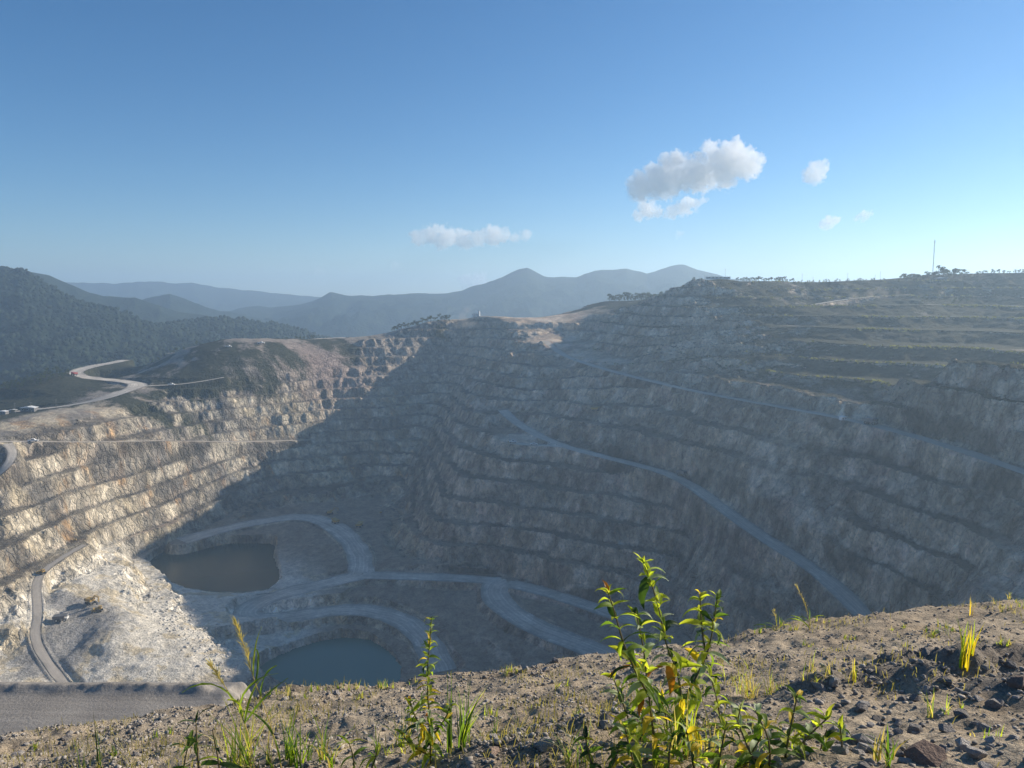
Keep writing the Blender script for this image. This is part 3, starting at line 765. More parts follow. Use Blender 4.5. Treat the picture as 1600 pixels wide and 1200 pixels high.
def gravel_material(name, a, b):
    t = NT(name); sh = t.attr('shade').outputs['Fac']; n = t.noise(60., t.pos(), 3, .6)
    big = t.noise(.012, t.pos(), 4, .6) if 'forest' in name else n
    col = t.mix(t.math('ADD', t.math('MULTIPLY', sh, .6), t.math('MULTIPLY', t.math('SUBTRACT', big, .25), .8)), a, b)
    return t.surf(t.bsdf(col, .9, None, .2))
NG = 13500
P = []
while sum(map(len, P)) < NG:
    a = np.radians(nrs.uniform(-38, 38, 6000)); l = np.interp(a, LIP_AZ, LIP_R)
    k = 1 - (1 - nrs.rand(6000)) ** 1.0; rr = 2.4 + (l + .1 - 2.4) * k
    x, y = rr * np.sin(a), rr * np.cos(a)
    dn = .30 + .75 * sstep(-.1, .4, fbm(x, y, .8, 3, 321)) + 22 * ridge_h(x, y) + .5 * sstep(.6, .0, l - rr)
    keep = nrs.rand(6000) < dn * np.clip((rr / 5), .35, 1.3)
    P.append(np.stack([x[keep], y[keep]], 1))
P = np.concatenate(P)[:NG]
sz = np.clip(np.exp(nrs.normal(-4.75, .42, NG)), .005, .024)
zz = H_near(P[:, 0], P[:, 1])
rubble('gravel', np.stack([P[:, 0], P[:, 1], zz + sz * .25], 1), sz, gravel_material('gravel_stone', (.085, .08, .075, 1), (.44, .40, .35, 1)), 3)

# ------------------------------------------------------------------ plants on the rim
def leaf_material(name, a, b, tr=.5):
    t = NT(name); oi = t.n('ShaderNodeObjectInfo').outputs['Random']; p = t.n('ShaderNodeTexCoord').outputs['Object']
    n = t.noise(4., p, 3, .6)
    col = t.mix(t.ramp(t.math('ADD', t.math('MULTIPLY', oi, .6), t.math('MULTIPLY', n, .5)), .2, .9), a, b)
    pr = t.bsdf(col, .6, None, .25); tl = t.n('ShaderNodeBsdfTranslucent'); t.set(tl, 'Color', t.mix(1., col, (2.1, 2.1, .9, 1), 'MULTIPLY'))
    mx = t.n('ShaderNodeMixShader', i0=tr, i1=pr, i2=tl)
    return t.surf(mx)
LEAF = {'dark': leaf_material('leaf_dark', (.018, .045, .010, 1), (.045, .085, .02, 1), .35), 'green': leaf_material('leaf_green', (.06, .12, .02, 1), (.15, .22, .04, 1), .55),
        'lime': leaf_material('leaf_lime', (.20, .28, .03, 1), (.36, .38, .06, 1), .66), 'yellow': leaf_material('leaf_yellow', (.45, .36, .03, 1), (.60, .42, .05, 1), .55),
        'orange': leaf_material('leaf_orange', (.40, .16, .02, 1), (.20, .07, .015, 1), .5), 'pale': leaf_material('leaf_pale', (.22, .28, .16, 1), (.34, .40, .26, 1), .35)}
STEM = NT('stem'); STEMM = STEM.surf(STEM.bsdf(STEM.mix(STEM.noise(8., STEM.pos()), (.09, .06, .035, 1), (.16, .15, .06, 1)), .7))
STRAW = leaf_material('straw', (.32, .26, .12, 1), (.50, .42, .22, 1), .45)
def leaf_mesh(seed, w):
    r = random.Random(seed); nl = 7; V = []; Fq = []
    bend, twist, fold = r.uniform(.25, 1.1), r.uniform(-.6, .6), r.uniform(.15, .45)
    y, z, a = 0., 0., .25
    for i in range(nl):
        s = i / (nl - 1); ww = w * (math.sin(math.pi * min(1, s * .93 + .07) ** .8) + .02) * (1 - .25 * s)
        if i == nl - 1: ww = .004
        ph = twist * s
        for k in (-1, -.5, 0, .5, 1):
            hx = ww * k * (1 + .12 * math.sin(9 * s + k)); hz2 = fold * ww * abs(k) + .02 * math.sin(7 * s + 3 * k)
            V.append((hx * math.cos(ph), y - math.sin(a) * 0, z + hz2 + hx * math.sin(ph)))
        y += math.cos(a) / (nl - 1); z += math.sin(a) / (nl - 1); a -= bend * 2.2 / (nl - 1)
    for i in range(nl - 1):
        for k in range(4): Fq.append((i * 5 + k, i * 5 + k + 1, i * 5 + k + 6, i * 5 + k + 5))
    me = bpy.data.meshes.new('leaf'); me.from_pydata(V, [], Fq); me.polygons.foreach_set('use_smooth', [True] * len(Fq)); me.materials.append(LEAF['green']); return me
BROAD = [leaf_mesh(60 + i, .155) for i in range(8)]; NARROW = [leaf_mesh(80 + i, .085) for i in range(6)]
def add_leaf(parent, p, d, length, meshes, mat, r, roll=None):
    d = Vector(d).normalized(); up = Vector((0, 0, 1))
    xax = d.cross(up)
    if xax.length < .05: xax = Vector((1, 0, 0))
    xax.normalize(); zax = xax.cross(d); zax.normalize()
    m = Matrix((xax, d, zax)).transposed()
    m = m @ Matrix.Rotation(r.uniform(-.7, .7) if roll is None else roll, 3, 'Y')
    o = bpy.data.objects.new('leaf', r.choice(meshes)); COL.objects.link(o); o.parent = parent
    o.matrix_local = Matrix.Translation(Vector(p) - parent.location) @ m.to_4x4() @ Matrix.Diagonal((length * r.uniform(.85, 1.15), length, length, 1))
    o.material_slots[0].link = 'OBJECT'; o.material_slots[0].material = LEAF[mat]
    return o
def tube(name, pts, r0, r1, mat, parent, sides=6):
    P = smooth_line([Vector(p) - parent.location for p in pts], 2); n = len(P); V = []; Fq = []
    for i in range(n):
        tg = P[min(i + 1, n - 1)] - P[max(i - 1, 0)]; tg = Vector(tg).normalized()
        a = tg.orthogonal().normalized(); b = tg.cross(a); rr = r0 + (r1 - r0) * i / (n - 1)
        for k in range(sides):
            th = 2 * math.pi * k / sides; V.append(Vector(P[i]) + (a * math.cos(th) + b * math.sin(th)) * rr)
    for i in range(n - 1):
        for k in range(sides): Fq.append((i * sides + k, i * sides + (k + 1) % sides, (i + 1) * sides + (k + 1) % sides, (i + 1) * sides + k))
    o = mesh_np(name, np.array([v[:] for v in V]), np.array(Fq), [mat], smooth=True, parent=parent); return o
def root_at(name, u, v, y=None):
    p = ground_px(u, v)
    if p is None: p = at_y(u, v, y)
    e = bpy.data.objects.new(name, None); COL.objects.link(e); e.location = (p[0], p[1], p[2] - .01); e.empty_display_size = .1; return e, p
def pick(r, w): 
    ks = list(w); return r.choices(ks, [w[k] for k in ks])[0]
def leafy(name, label, base, y, stems, llen, seed, mix_, group=None, meshes=BROAD, spacing=.05, start=.15, stemr=.006, whorl=2, cat='shrub'):
    r = random.Random(seed)
    e, p0 = root_at(name, *base)
    tag(e, label, cat, group)
    for st in stems:
        pts = [at_y(u, v, y + dy) for u, v, dy in st]
        tube('stem', pts, stemr, stemr * .35, STEMM, e)
        P = smooth_line(pts, 2); seg = np.linalg.norm(np.diff(P, axis=0), axis=1); L = seg.sum(); cs = np.concatenate([[0], np.cumsum(seg)])
        d = start * L; ph = r.uniform(0, 6.28)
        while d <= L:
            q = np.array([np.interp(d, cs, P[:, k]) for k in range(3)]); s = d / L
            for w in range(whorl if d < L - spacing else whorl + 2):
                a = ph + w * 2 * math.pi / whorl + r.uniform(-.5, .5)
                el = lerp(-.55, .75, s) + r.uniform(-.45, .35)
                ln = llen * r.uniform(.6, 1.15) * lerp(1.1, .65, s ** 2)
                wt = dict(mix_)
                if s < .45: wt['yellow'] = wt.get('yellow', 0) * 2.5
                add_leaf(e, q, (math.cos(a) * math.cos(el), math.sin(a) * math.cos(el), math.sin(el)), ln, meshes, pick(r, wt), r)
            ph += 1.9; d += spacing * r.uniform(.75, 1.3)
    return e
MIX = {'dark': .9, 'green': 2.8, 'lime': 6, 'pale': 1.4, 'yellow': .35, 'orange': .12}
shrub = leafy('leafy_shrub', 'tall leafy weed with one orange leaf standing centre of the near rim', (1062, 1212), 3.15, [
    [(1070, 1215, 0), (1068, 1150, .02), (1066, 1098, .02), (1060, 1052, .03), (1040, 1007, .05), (1032, 961, .05), (1020, 917, .04), (1003, 872, .02)],
    [(1026, 1215, -.1), (1023, 1165, -.1), (1017, 1112, -.1), (1011, 1062, -.12), (1004, 1002, -.14), (993, 955, -.15)],
    [(1016, 1090, -.1), (990, 1045, -.2), (972, 1000, -.25), (960, 955, -.25), (947, 917, -.28)],
    [(1062, 1110, .02), (1085, 1062, .1), (1102, 1030, .15), (1111, 1000, .18), (1116, 965, .18), (1122, 928, .18)],
    [(1104, 1030, .15), (1096, 980, .2), (1094, 930, .22)]], .122, 21, MIX, spacing=.046, start=.10, whorl=3)
r = random.Random(5)
for u, v, dy, d, ln, mt in [(1012, 902, .02, (-.35, -.5, -.8), .15, 'dark'), (1043, 1040, 0, (.15, -.3, -1), .14, 'orange'), (1048, 1036, 0, (.3, -.2, -.9), .10, 'yellow'), (1068, 1092, 0, (-.25, -.5, -.8), .12, 'yellow'), (1005, 1090, -.1, (-.3, -.5, -.8), .08, 'orange'),
                            (985, 1040, -.15, (-.9, -.3, -.3), .11, 'orange'), (1085, 1140, 0, (.2, -.4, -.9), .13, 'yellow'), (1012, 905, 0, (.9, 0, .2), .10, 'pale'), (1024, 925, .03, (.5, -.2, -.8), .10, 'lime')]:
    add_leaf(shrub, at_y(u, v, 3.15 + dy), d, ln, BROAD, mt, r, .1)
leafy('leafy_shrub', 'low spreading leafy weed right of the tall one, with a broad lime leaf', (1225, 1212), 3.0, [
    [(1222, 1215, 0), (1232, 1150, 0), (1242, 1105, .02), (1246, 1085, .02)], [(1225, 1200, 0), (1262, 1150, .0), (1298, 1118, 0)], [(1190, 1215, -.1), (1165, 1160, -.1), (1150, 1120, -.1)], [(1200, 1215, -.1), (1205, 1160, -.15), (1180, 1110, -.15)]],
    .12, 23, {'green': 4, 'lime': 4, 'pale': 2, 'dark': 1, 'yellow': .6}, spacing=.06, start=.2, whorl=3)
leafy('leafy_shrub', 'dense leafy weed clump at the bottom edge under the tall weed', (1120, 1215), 2.95, [
    [(1120, 1222, 0), (1125, 1180, 0), (1135, 1130, 0)], [(1090, 1222, 0), (1080, 1180, 0), (1072, 1140, -.05)], [(1150, 1222, 0), (1170, 1185, 0), (1190, 1150, 0)], [(1000, 1222, 0), (985, 1175, 0), (975, 1130, 0)], [(1045, 1222, 0), (1045, 1180, -.05), (1050, 1150, -.05)]],
    0.12, 24, {'green': 4, 'lime': 4, 'pale': 1.5, 'dark': 2, 'yellow': 1.2}, spacing=.045, start=.05, whorl=3)
leafy('leafy_shrub', 'small leafy weed at the bottom edge left of the tall weed', (930, 1212), 2.95, [
    [(935, 1222, 0), (920, 1180, 0), (912, 1140, 0)], [(940, 1222, 0), (960, 1190, 0), (968, 1165, 0)]], .09, 25, {'green': 4, 'dark': 3, 'lime': 1, 'yellow': .3}, spacing=.05, start=.1, whorl=3)
LOWMIX = {'green': 3.2, 'lime': 6, 'pale': 2, 'dark': 1.6, 'yellow': .9, 'orange': .1}
leafy('leafy_shrub', 'bushy weed right behind the tall weed, reaching toward the dry grass', (1140, 1180), 3.45, [
    [(1130, 1190, 0), (1128, 1140, 0), (1120, 1090, 0), (1108, 1050, 0)], [(1135, 1190, 0), (1150, 1140, 0), (1158, 1100, 0)], [(1145, 1190, 0), (1180, 1150, .05), (1205, 1125, .05)]], .12, 26, LOWMIX, spacing=.05, start=.15, whorl=3)
leafy('leafy_shrub', 'bushy weed left behind the tall weed with downward leaves', (985, 1170), 3.4, [
    [(990, 1185, 0), (985, 1130, 0), (968, 1085, 0), (955, 1050, 0)], [(995, 1185, 0), (1005, 1130, 0), (1000, 1085, 0)], [(1035, 1185, 0), (1045, 1130, .05), (1030, 1085, .05)]], .11, 27, LOWMIX, spacing=.05, start=.15, whorl=3)
leafy('leafy_shrub', 'outermost leafy weed at the bottom right of the shrub clump', (1290, 1190), 3.05, [
    [(1285, 1215, 0), (1280, 1175, 0), (1292, 1140, 0)], [(1270, 1215, 0), (1255, 1180, 0), (1258, 1150, 0)], [(1300, 1215, 0), (1318, 1180, 0), (1312, 1130, 0)]], .11, 28, LOWMIX, spacing=.06, start=.2, whorl=3)
leafy('upright_weed', 'slender upright weed with small yellowing leaves left of the tall leafy weed', (672, 1212), 3.3, [
    [(672, 1215, 0), (673, 1150, 0), (668, 1090, 0), (668, 1040, 0), (672, 1000, 0), (674, 964, 0)], [(672, 1150, 0), (650, 1125, -.05), (640, 1095, -.05)], [(672, 1155, 0), (695, 1125, .05), (706, 1100, .05)], [(670, 1180, 0), (640, 1165, -.05), (625, 1140, -.05)]],
    .075, 31, {'green': 3, 'lime': 3, 'yellow': 1.6, 'pale': 1, 'dark': .6, 'orange': .1}, spacing=.026, start=.08, stemr=.005, whorl=3, cat='weed')
leafy('drooping_weed', 'dark drooping long leaved weed below the grass plume at bottom', (315, 1205), 3.3, [
    [(312, 1215, 0), (308, 1170, 0), (306, 1125, 0)], [(345, 1215, 0), (340, 1180, 0), (332, 1140, .0)], [(285, 1215, 0), (290, 1180, 0), (296, 1160, 0)]], .15, 33, {'dark': 5, 'green': 3, 'lime': .8}, meshes=NARROW, spacing=.08, start=.3, cat='weed')
leafy('low_weed', 'low narrow leaved weed at the bottom edge beside the upright weed', (560, 1205), 3.2, [
    [(555, 1215, 0), (552, 1180, 0), (545, 1160, 0)], [(575, 1215, 0), (585, 1190, 0), (590, 1170, 0)]], .12, 35, {'green': 3, 'lime': 3, 'pale': 1, 'yellow': .4}, meshes=NARROW, spacing=.05, start=.1, cat='weed')

def blades(name, label, base, spread, nb, hmin, hmax, mats, seed, lean=(0, 0), width=.004, cat='grass tuft', curve=.5, group=None):
    r = random.Random(seed); p = ground_px(*base); p = np.array(p if p is not None else at_y(*base, 3.0))
    V, Fq, Mi = [], [], []
    cl = [(r.gauss(0, spread), r.gauss(0, spread * .7)) for _ in range(max(1, nb // 7))]
    for b in range(nb):
        ox, oy = r.choice(cl); ox += r.gauss(0, .008); oy += r.gauss(0, .008)
        h = r.uniform(hmin, hmax) * 1.25; a = r.uniform(0, 6.28); c = r.uniform(.1, 1) * curve
        d = np.array([math.cos(a) * c + lean[0], math.sin(a) * c + lean[1]])
        gz = 0.0; sd = np.array([-math.sin(a + r.uniform(-.8, .8)), math.cos(a), 0]); sd[:2] /= np.linalg.norm(sd[:2]) + 1e-6
        i0 = len(V); ns = 6
        for i in range(ns + 1):
            s = i / ns; q = np.array([ox + d[0] * h * s ** 1.8, oy + d[1] * h * s ** 1.8, gz + h * (s - .35 * np.hypot(*d) * s * s)])
            w = width * (1 - s ** 2 * .95) * r.uniform(.9, 1.1)
            V += [q - sd * w, q + sd * w]
        mi = r.randrange(len(mats))
        for i in range(ns): Fq.append((i0 + 2 * i, i0 + 2 * i + 1, i0 + 2 * i + 3, i0 + 2 * i + 2)); Mi.append(mi)
    o = mesh_np(name, np.array(V), np.array(Fq), mats, smooth=True); o.location = (p[0], p[1], p[2] - .01)
    o.data.polygons.foreach_set('material_index', Mi)
    tag(o, label, cat, group); return o
GR, LI, YE, ST, DK = LEAF['green'], LEAF['lime'], LEAF['yellow'], STRAW, LEAF['dark']
blades('grass_tuft', 'bright yellow grass tuft standing alone on the right of the rim', (1512, 1042), .035, 26, .10, .30, [YE, YE, LI], 41, width=.006, curve=.3)
blades('grass_tuft', 'small yellow grass sprout between the bright tuft and the gravel ridges', (1335, 1064), .015, 9, .06, .14, [YE, LI, ST], 42, width=.005, curve=.3)
blades('sedge_tuft', 'stiff dark green sedge tuft beside the upright weed', (712, 1172), .035, 24, .18, .36, [DK, GR, GR], 43, width=.004, curve=.12)
blades('sedge_tuft', 'leaning green sedge tuft right of the stiff one', (728, 1172), .02, 12, .14, .32, [GR, DK, LI], 44, lean=(.35, 0), width=.004, curve=.12)
blades('grass_tuft', 'spiky green grass tuft at the bottom right of the grass plume', (455, 1195), .06, 46, .08, .26, [GR, LI, DK], 45, width=.004, curve=.9)
blades('grass_tuft', 'sparse lime grass tuft below the plume stem', (415, 1200), .05, 22, .06, .22, [LI, ST, GR], 46, width=.003, curve=.9)
blades('grass_tuft', 'dry yellow grass patch behind the low weed right of the shrub', (1195, 1085), .12, 130, .05, .19, [ST, LI, ST], 47, width=.0022, curve=1.1)['kind'] = 'stuff'
blades('grass_tuft', 'thin dry grass patch halfway up to the lip right of the shrub', (1270, 1060), .10, 50, .04, .13, [ST, LI, ST], 48, width=.0022, curve=1.1)['kind'] = 'stuff'
blades('grass_tuft', 'green moss like grass patch near the lip on the right', (1470, 990), .14, 120, .03, .08, [GR, ST, LI], 49, width=.003, curve=1.1)['kind'] = 'stuff'
blades('grass_tuft', 'dry tuft at the far right end of the lip', (1580, 950), .16, 90, .04, .13, [ST, ST, GR], 50, width=.003, curve=.9)['kind'] = 'stuff'
blades('grass_tuft', 'short stalk of yellow grass on the lip at the right', (1519, 962), .01, 5, .10, .22, [YE, ST], 51, width=.004, curve=.1)
blades('grass_tuft', 'bleached grass tuft on the lip right of the upright weed', (795, 1050), .08, 60, .03, .10, [ST, ST, LI], 52, width=.0022, curve=1.0)['kind'] = 'stuff'
blades('grass_tuft', 'two crossing thin stalks at the bottom left', (163, 1200), .012, 4, .22, .34, [DK, GR], 53, width=.004, curve=.3)
blades('grass_tuft', 'thin upright stalk at the bottom far left', (130, 1205), .01, 4, .15, .26, [ST, GR], 54, width=.003, curve=.3)
blades('grass_tuft', 'sprawling grass tuft at the bottom edge right of the shrub clump', (1360, 1195), .05, 26, .05, .15, [LI, GR, ST], 55, width=.005, curve=.9)
blades('grass_tuft', 'small dry tuft by the lower gravel ridge', (1465, 1120), .03, 16, .05, .15, [ST, GR], 56, width=.003, curve=.6)
def ORD(n): return '%d%s' % (n, 'th' if 10 < n % 100 < 14 else {1: 'st', 2: 'nd', 3: 'rd'}.get(n % 10, 'th'))
rr_ = random.Random(77)
SPR = [(640, 1120), (560, 1090), (480, 1090), (250, 1150), (60, 1170), (190, 1180), (820, 1110), (880, 1075), (1260, 1010), (1330, 1000), (1420, 1010), (1400, 985), (1150, 1060), (1240, 985), (1570, 1010), (1480, 1110), (1540, 1150), (900, 1120), (760, 1120), (610, 1175)]
for k, (u, v) in enumerate(SPR):
    blades('weed_sprig', 'tiny dry weed sprig on the rim soil, %s of them counted from the left' % ORD(sorted(SPR).index((u, v)) + 1), (u, v), .04, rr_.randint(14, 34), .02, .075, [ST, GR, LI], 200 + k, width=.003, curve=.9, cat='weed', group='tiny weed sprigs scattered on the rim')
for k, u in enumerate([430, 455, 500, 535, 560, 585, 605, 640, 1180, 1225, 1290]):
    blades('edge_grass', 'little grass tuft growing on the very lip of the rim, %s from the left' % ORD(k + 1), (u, lip_v(u) + 5), .05, 24, .03, .10, [LI, ST, GR], 240 + k, width=.003, curve=.5, cat='grass tuft', group='grass tufts along the lip')
def plume(label, base, y, pts, head, seed, nsp=170):
    r = random.Random(seed); e, p0 = root_at('grass_plume', *base); tag(e, label, 'grass plume', 'grass plumes')
    P = [at_y(u, v, y) for u, v in pts]; tube('stalk', P, .003, .0012, STRAW, e)
    S = smooth_line(P, 3); n = len(S); V, Fq = [], []; loc = np.array(e.location)
    for k in range(nsp):
        s = lerp(head, 1., r.random()); i = min(n - 2, int(s * (n - 1))); q = S[i] + (S[i + 1] - S[i]) * r.random() - loc
        tg = S[i + 1] - S[i]; tg = tg / np.linalg.norm(tg)
        fall = math.sin(math.pi * min(1, (s - head) / (1 - head) * .85 + .1))
        off = np.array([r.gauss(0, 1), r.gauss(0, 1), r.gauss(0, 1)]) * .010 * fall
        tip = q + tg * r.uniform(.02, .05) + off * 1.8; sd = np.cross(tg, np.array([r.gauss(0, 1), 1, r.gauss(0, 1)])); sd /= np.linalg.norm(sd) + 1e-6
        i0 = len(V); V += [q, (q + tip) / 2 + sd * .0016, tip, (q + tip) / 2 - sd * .0016]; Fq.append((i0, i0 + 1, i0 + 2, i0 + 3))
    mesh_np('seed_head', np.array(V), np.array(Fq), [STRAW], parent=e)
    for k in range(5):
        s = r.uniform(.1, head); q = S[int(s * (n - 1))]
        add_leaf(e, q, (r.uniform(-1, 1), r.uniform(-.4, .4), r.uniform(.3, 1)), r.uniform(.18, .28), GRASSLEAF, pick(r, {'green': 2, 'lime': 2}), r)
    return e
GRASSLEAF_ = None
GRASSLEAF = [leaf_mesh(95 + i, .022) for i in range(4)]
plume('tall feathery grass plume rising in front of the spoil heap toe', (442, 1200), 3.35, [(440, 1200), (428, 1150), (412, 1100), (396, 1060), (384, 1015), (369, 976)], .62, 61)
plume('arching pale grass plume left of the tall one', (400, 1200), 3.3, [(398, 1200), (390, 1150), (372, 1105), (350, 1070), (332, 1042)], .7, 62, 110)
plume('thin grass plume on the lip above the right haul road', (1262, 985), 8.0, [(1265, 986), (1264, 965), (1257, 940), (1244, 915)], .4, 63, 90)
plume('short faint grass plume on the lip left of the thin one', (1213, 985), 8.2, [(1213, 988), (1213, 970), (1210, 955)], .3, 64, 50)

blades('grass_tuft', 'long arching grass clump at the bottom edge under the plume', (385, 1205), .06, 46, .12, .36, [GR, LI, ST], 65, width=.004, curve=1.0)
blades('grass_tuft', 'green grass clump between the plume and the upright weed', (500, 1195), .06, 40, .08, .24, [GR, LI, ST], 66, width=.004, curve=1.0)
blades('grass_tuft', 'thin green grass clump right behind the upright weed', (615, 1165), .05, 36, .08, .22, [GR, LI, ST], 67, width=.003, curve=.9)
blades('grass_tuft', 'dry grass clump at the bottom right of the sedge', (790, 1150), .08, 60, .04, .15, [ST, ST, GR], 68, width=.0025, curve=1.1)
blades('grass_tuft', 'grass clump growing through the foot of the tall weed', (1100, 1190), .08, 60, .08, .28, [GR, LI, ST], 69, width=.004, curve=.9)
blades('grass_tuft', 'grass clump at the bottom left of the tall weed', (900, 1190), .06, 40, .05, .2, [GR, DK, ST], 70, width=.003, curve=1.0)
def dry_grass():
    rs = np.random.RandomState(19); n = 4200
    a = np.radians(rs.uniform(-37, 37, n * 4)); l = np.interp(a, LIP_AZ, LIP_R); rr = 2.5 + (l - 2.5) * rs.rand(n * 4)
    x, y = rr * np.sin(a), rr * np.cos(a)
    k = np.nonzero(rs.rand(n * 4) < sstep(.0, .5, fbm(x, y, 1.3, 3, 331)) + .03)[0][:n]; x, y = x[k], y[k]; z = H_near(x, y); n = len(x)
    h = rs.uniform(.02, .085, n); th = rs.rand(n) * 6.28; ln = rs.uniform(.2, 1.1, n); w = .0022
    dx, dy = np.cos(th) * ln * h, np.sin(th) * ln * h; sx, sy = -np.sin(th) * w, np.cos(th) * w
    V = np.stack([np.stack([x - sx, y - sy, z - .005], 1), np.stack([x + sx, y + sy, z - .005], 1), np.stack([x + dx * .4 + sx, y + dy * .4 + sy, z + h * .65], 1), np.stack([x + dx * .4 - sx, y + dy * .4 - sy, z + h * .65], 1), np.stack([x + dx, y + dy, z + h * .9], 1)], 1)
    i = np.arange(n)[:, None] * 5
    F = np.concatenate([i + np.array([0, 1, 2]), i + np.array([0, 2, 3]), i + np.array([3, 2, 4])])
    o = mesh_np('dry_grass', V.reshape(-1, 3), F, [leaf_material('dry_grass', (.20, .17, .07, 1), (.36, .32, .16, 1), .45)]); tag(o, kind='stuff')
dry_grass()
# ------------------------------------------------------------------ placing things out in the pit
def z_at(x, y): return float(H(np.array([x]), np.array([y]))[0])
def hit_px(u, v, y0=300, y1=1450):
    d = ray(u, v); ys = np.arange(y0, y1, 1.0); P = d[None] * (ys / d[1])[:, None]
    b = np.nonzero(P[:, 2] < H(P[:, 0], P[:, 1]))[0]
    return P[b[0]] if len(b) else P[-1]
def at_u(u, y):
    z = -40.
    for _ in range(3):
        x = (u - CU) / F_PX * (y * CP - z * SP); z = z_at(x, y)
    return x, y, z
# ------------------------------------------------------------------ trees on the rims
BARK = NT('bark'); BARKM = BARK.surf(BARK.bsdf((.07, .055, .04, 1), .9))
def crown_material():
    t = NT('tree_leaves'); oi = t.n('ShaderNodeObjectInfo').outputs['Random']
    sh = t.attr('shade').outputs['Fac']
    col = t.mix(t.ramp(t.math('ADD', t.math('MULTIPLY', oi, .5), t.math('MULTIPLY', sh, .5)), .1, .9), (.028, .045, .014, 1), (.075, .095, .03, 1))
    tl = t.n('ShaderNodeBsdfTranslucent'); t.set(tl, 'Color', col)
    return t.surf(t.n('ShaderNodeMixShader', i0=.3, i1=t.bsdf(col, .7, None, .2), i2=tl))
CROWNM = crown_material()
def tree_meshes(seed, wide, low):
    r = random.Random(seed); bm_v, bm_f = [], []
    def limb(a, b, r0, r1):
        a, b = Vector(a), Vector(b); t = (b - a).normalized(); o = t.orthogonal().normalized(); p = t.cross(o); i0 = len(bm_v)
        for c, rr in ((a, r0), (b, r1)):
            for k in range(5): bm_v.append(tuple(c + (o * math.cos(k * 1.2566) + p * math.sin(k * 1.2566)) * rr))
        for k in range(5): bm_f.append((i0 + k, i0 + (k + 1) % 5, i0 + 5 + (k + 1) % 5, i0 + 5 + k))
    top = (r.uniform(-.05, .05), r.uniform(-.05, .05), .72)
    limb((0, 0, -.05), (top[0] * .4, top[1] * .4, .4), .028, .02); limb((top[0] * .4, top[1] * .4, .4), top, .02, .008)
    lobes = [((top[0], top[1], .82), .17 * wide)]
    for k in range(r.randint(4, 6)):
        a = r.uniform(0, 6.28); h = r.uniform(low, .8); d = r.uniform(.12, .3) * wide
        c = (math.cos(a) * d, math.sin(a) * d, h); limb((top[0] * h * .5, top[1] * h * .5, h - .16), c, .012, .004); lobes.append((c, r.uniform(.11, .19) * (.6 + .4 * wide)))
    tm = bpy.data.meshes.new('trunk'); tm.from_pydata(bm_v, [], bm_f); tm.materials.append(BARKM)
    V, Fq, S = [], [], []
    for c, rad in lobes:
        for k in range(46):
            n = Vector((r.gauss(0, 1), r.gauss(0, 1), r.gauss(0, 1))).normalized(); p = Vector(c) + Vector((n.x, n.y, n.z * .75)) * rad * r.uniform(.55, 1.1)
            n2 = (n + Vector((r.gauss(0, .6), r.gauss(0, .6), r.gauss(0, .6)))).normalized(); a = n2.orthogonal().normalized(); b = n2.cross(a); s = rad * r.uniform(.16, .34); sh = r.random(); i0 = len(V)
            V += [tuple(p + a * s), tuple(p + b * s * .8), tuple(p - a * s * .9), tuple(p - b * s)]; S += [sh] * 4
            Fq.append((i0, i0 + 1, i0 + 2, i0 + 3))
    cm = bpy.data.meshes.new('crown'); cm.from_pydata(V, [], Fq); cm.materials.append(CROWNM)
    a = cm.attributes.new('shade', 'FLOAT', 'POINT'); a.data.foreach_set('value', S)
    return tm, cm
TREES = [tree_meshes(300 + i, w, l) for i, (w, l) in enumerate([(1., .38), (1.25, .3), (.75, .32), (1.4, .22), (.9, .5), (1.1, .2)])]
def tree(x, y, z, h, k, rot, label, group, name='tree'):
    e = bpy.data.objects.new(name, None); COL.objects.link(e); e.location = (x, y, z - .02 * h); e.scale = (h, h, h); e.rotation_euler = (0, 0, rot)
    for nm, me in zip(('trunk', 'crown'), TREES[k]):
        o = bpy.data.objects.new(nm, me); COL.objects.link(o); o.parent = e
    tag(e, label, 'tree', group); return e
tr = random.Random(9)
def tree_row(n, u0, u1, ya, yb, h0, h1, label, group, jit=22, kinds=(0, 1, 2, 4)):
    for i in range(n):
        u = lerp(u0, u1, (i + tr.random()) / n); y = lerp(ya, yb, (u - u0) / (u1 - u0)) + tr.uniform(-.3, 1) * jit
        x, y, z = at_u(u, y); tree(x, y, z, tr.uniform(h0, h1), tr.choice(kinds), tr.uniform(0, 6.28), label if n == 1 else label.replace('#', ORD(i + 1)), group)
tree_row(42, 612, 704, 1225, 1248, 6, 12, 'small tree, # from the left in the belt left of the white tanks', 'tree belt on the far rim')
tree_row(30, 950, 1036, 1345, 1290, 8, 16, 'tree, # from the left on the hazy ridge beside the terraced hill', 'tree row on the hazy ridge', 22, (1, 3, 5))
tree_row(34, 1150, 1240, 1128, 1122, 5, 10, 'tree, # from the left in the clump on the terraced hill', 'tree clump on the terraced hill')
tree_row(10, 1032, 1096, 1075, 1115, 3, 6, 'low bush, # from the left on the shoulder of the terraced hill', 'bushes on the hill shoulder', 12, (3, 5))
tree_row(34, 1408, 1512, 1112, 1105, 7, 13, 'tree, # from the left in the grove around the mast foot', 'grove at the mast')
for u, h in ((1466, 19), (1474, 16), (1492, 15), (1478, 13)):
    x, y, z = at_u(u, 1112); tree(x, y, z, h, 0 if u != 1492 else 4, u, {1466: 'tallest tree of the grove, just right of the mast', 1474: 'second tallest tree beside the mast grove top', 1492: 'umbrella shaped tree at the right end of the mast grove', 1478: 'round topped tree between the tall and the umbrella shaped ones'}[u], 'grove at the mast')
tree_row(26, 1252, 1406, 1122, 1118, 3, 6.5, 'low bush, # from the left on the skyline between hill and mast', 'skyline bushes', 14, (3, 5))
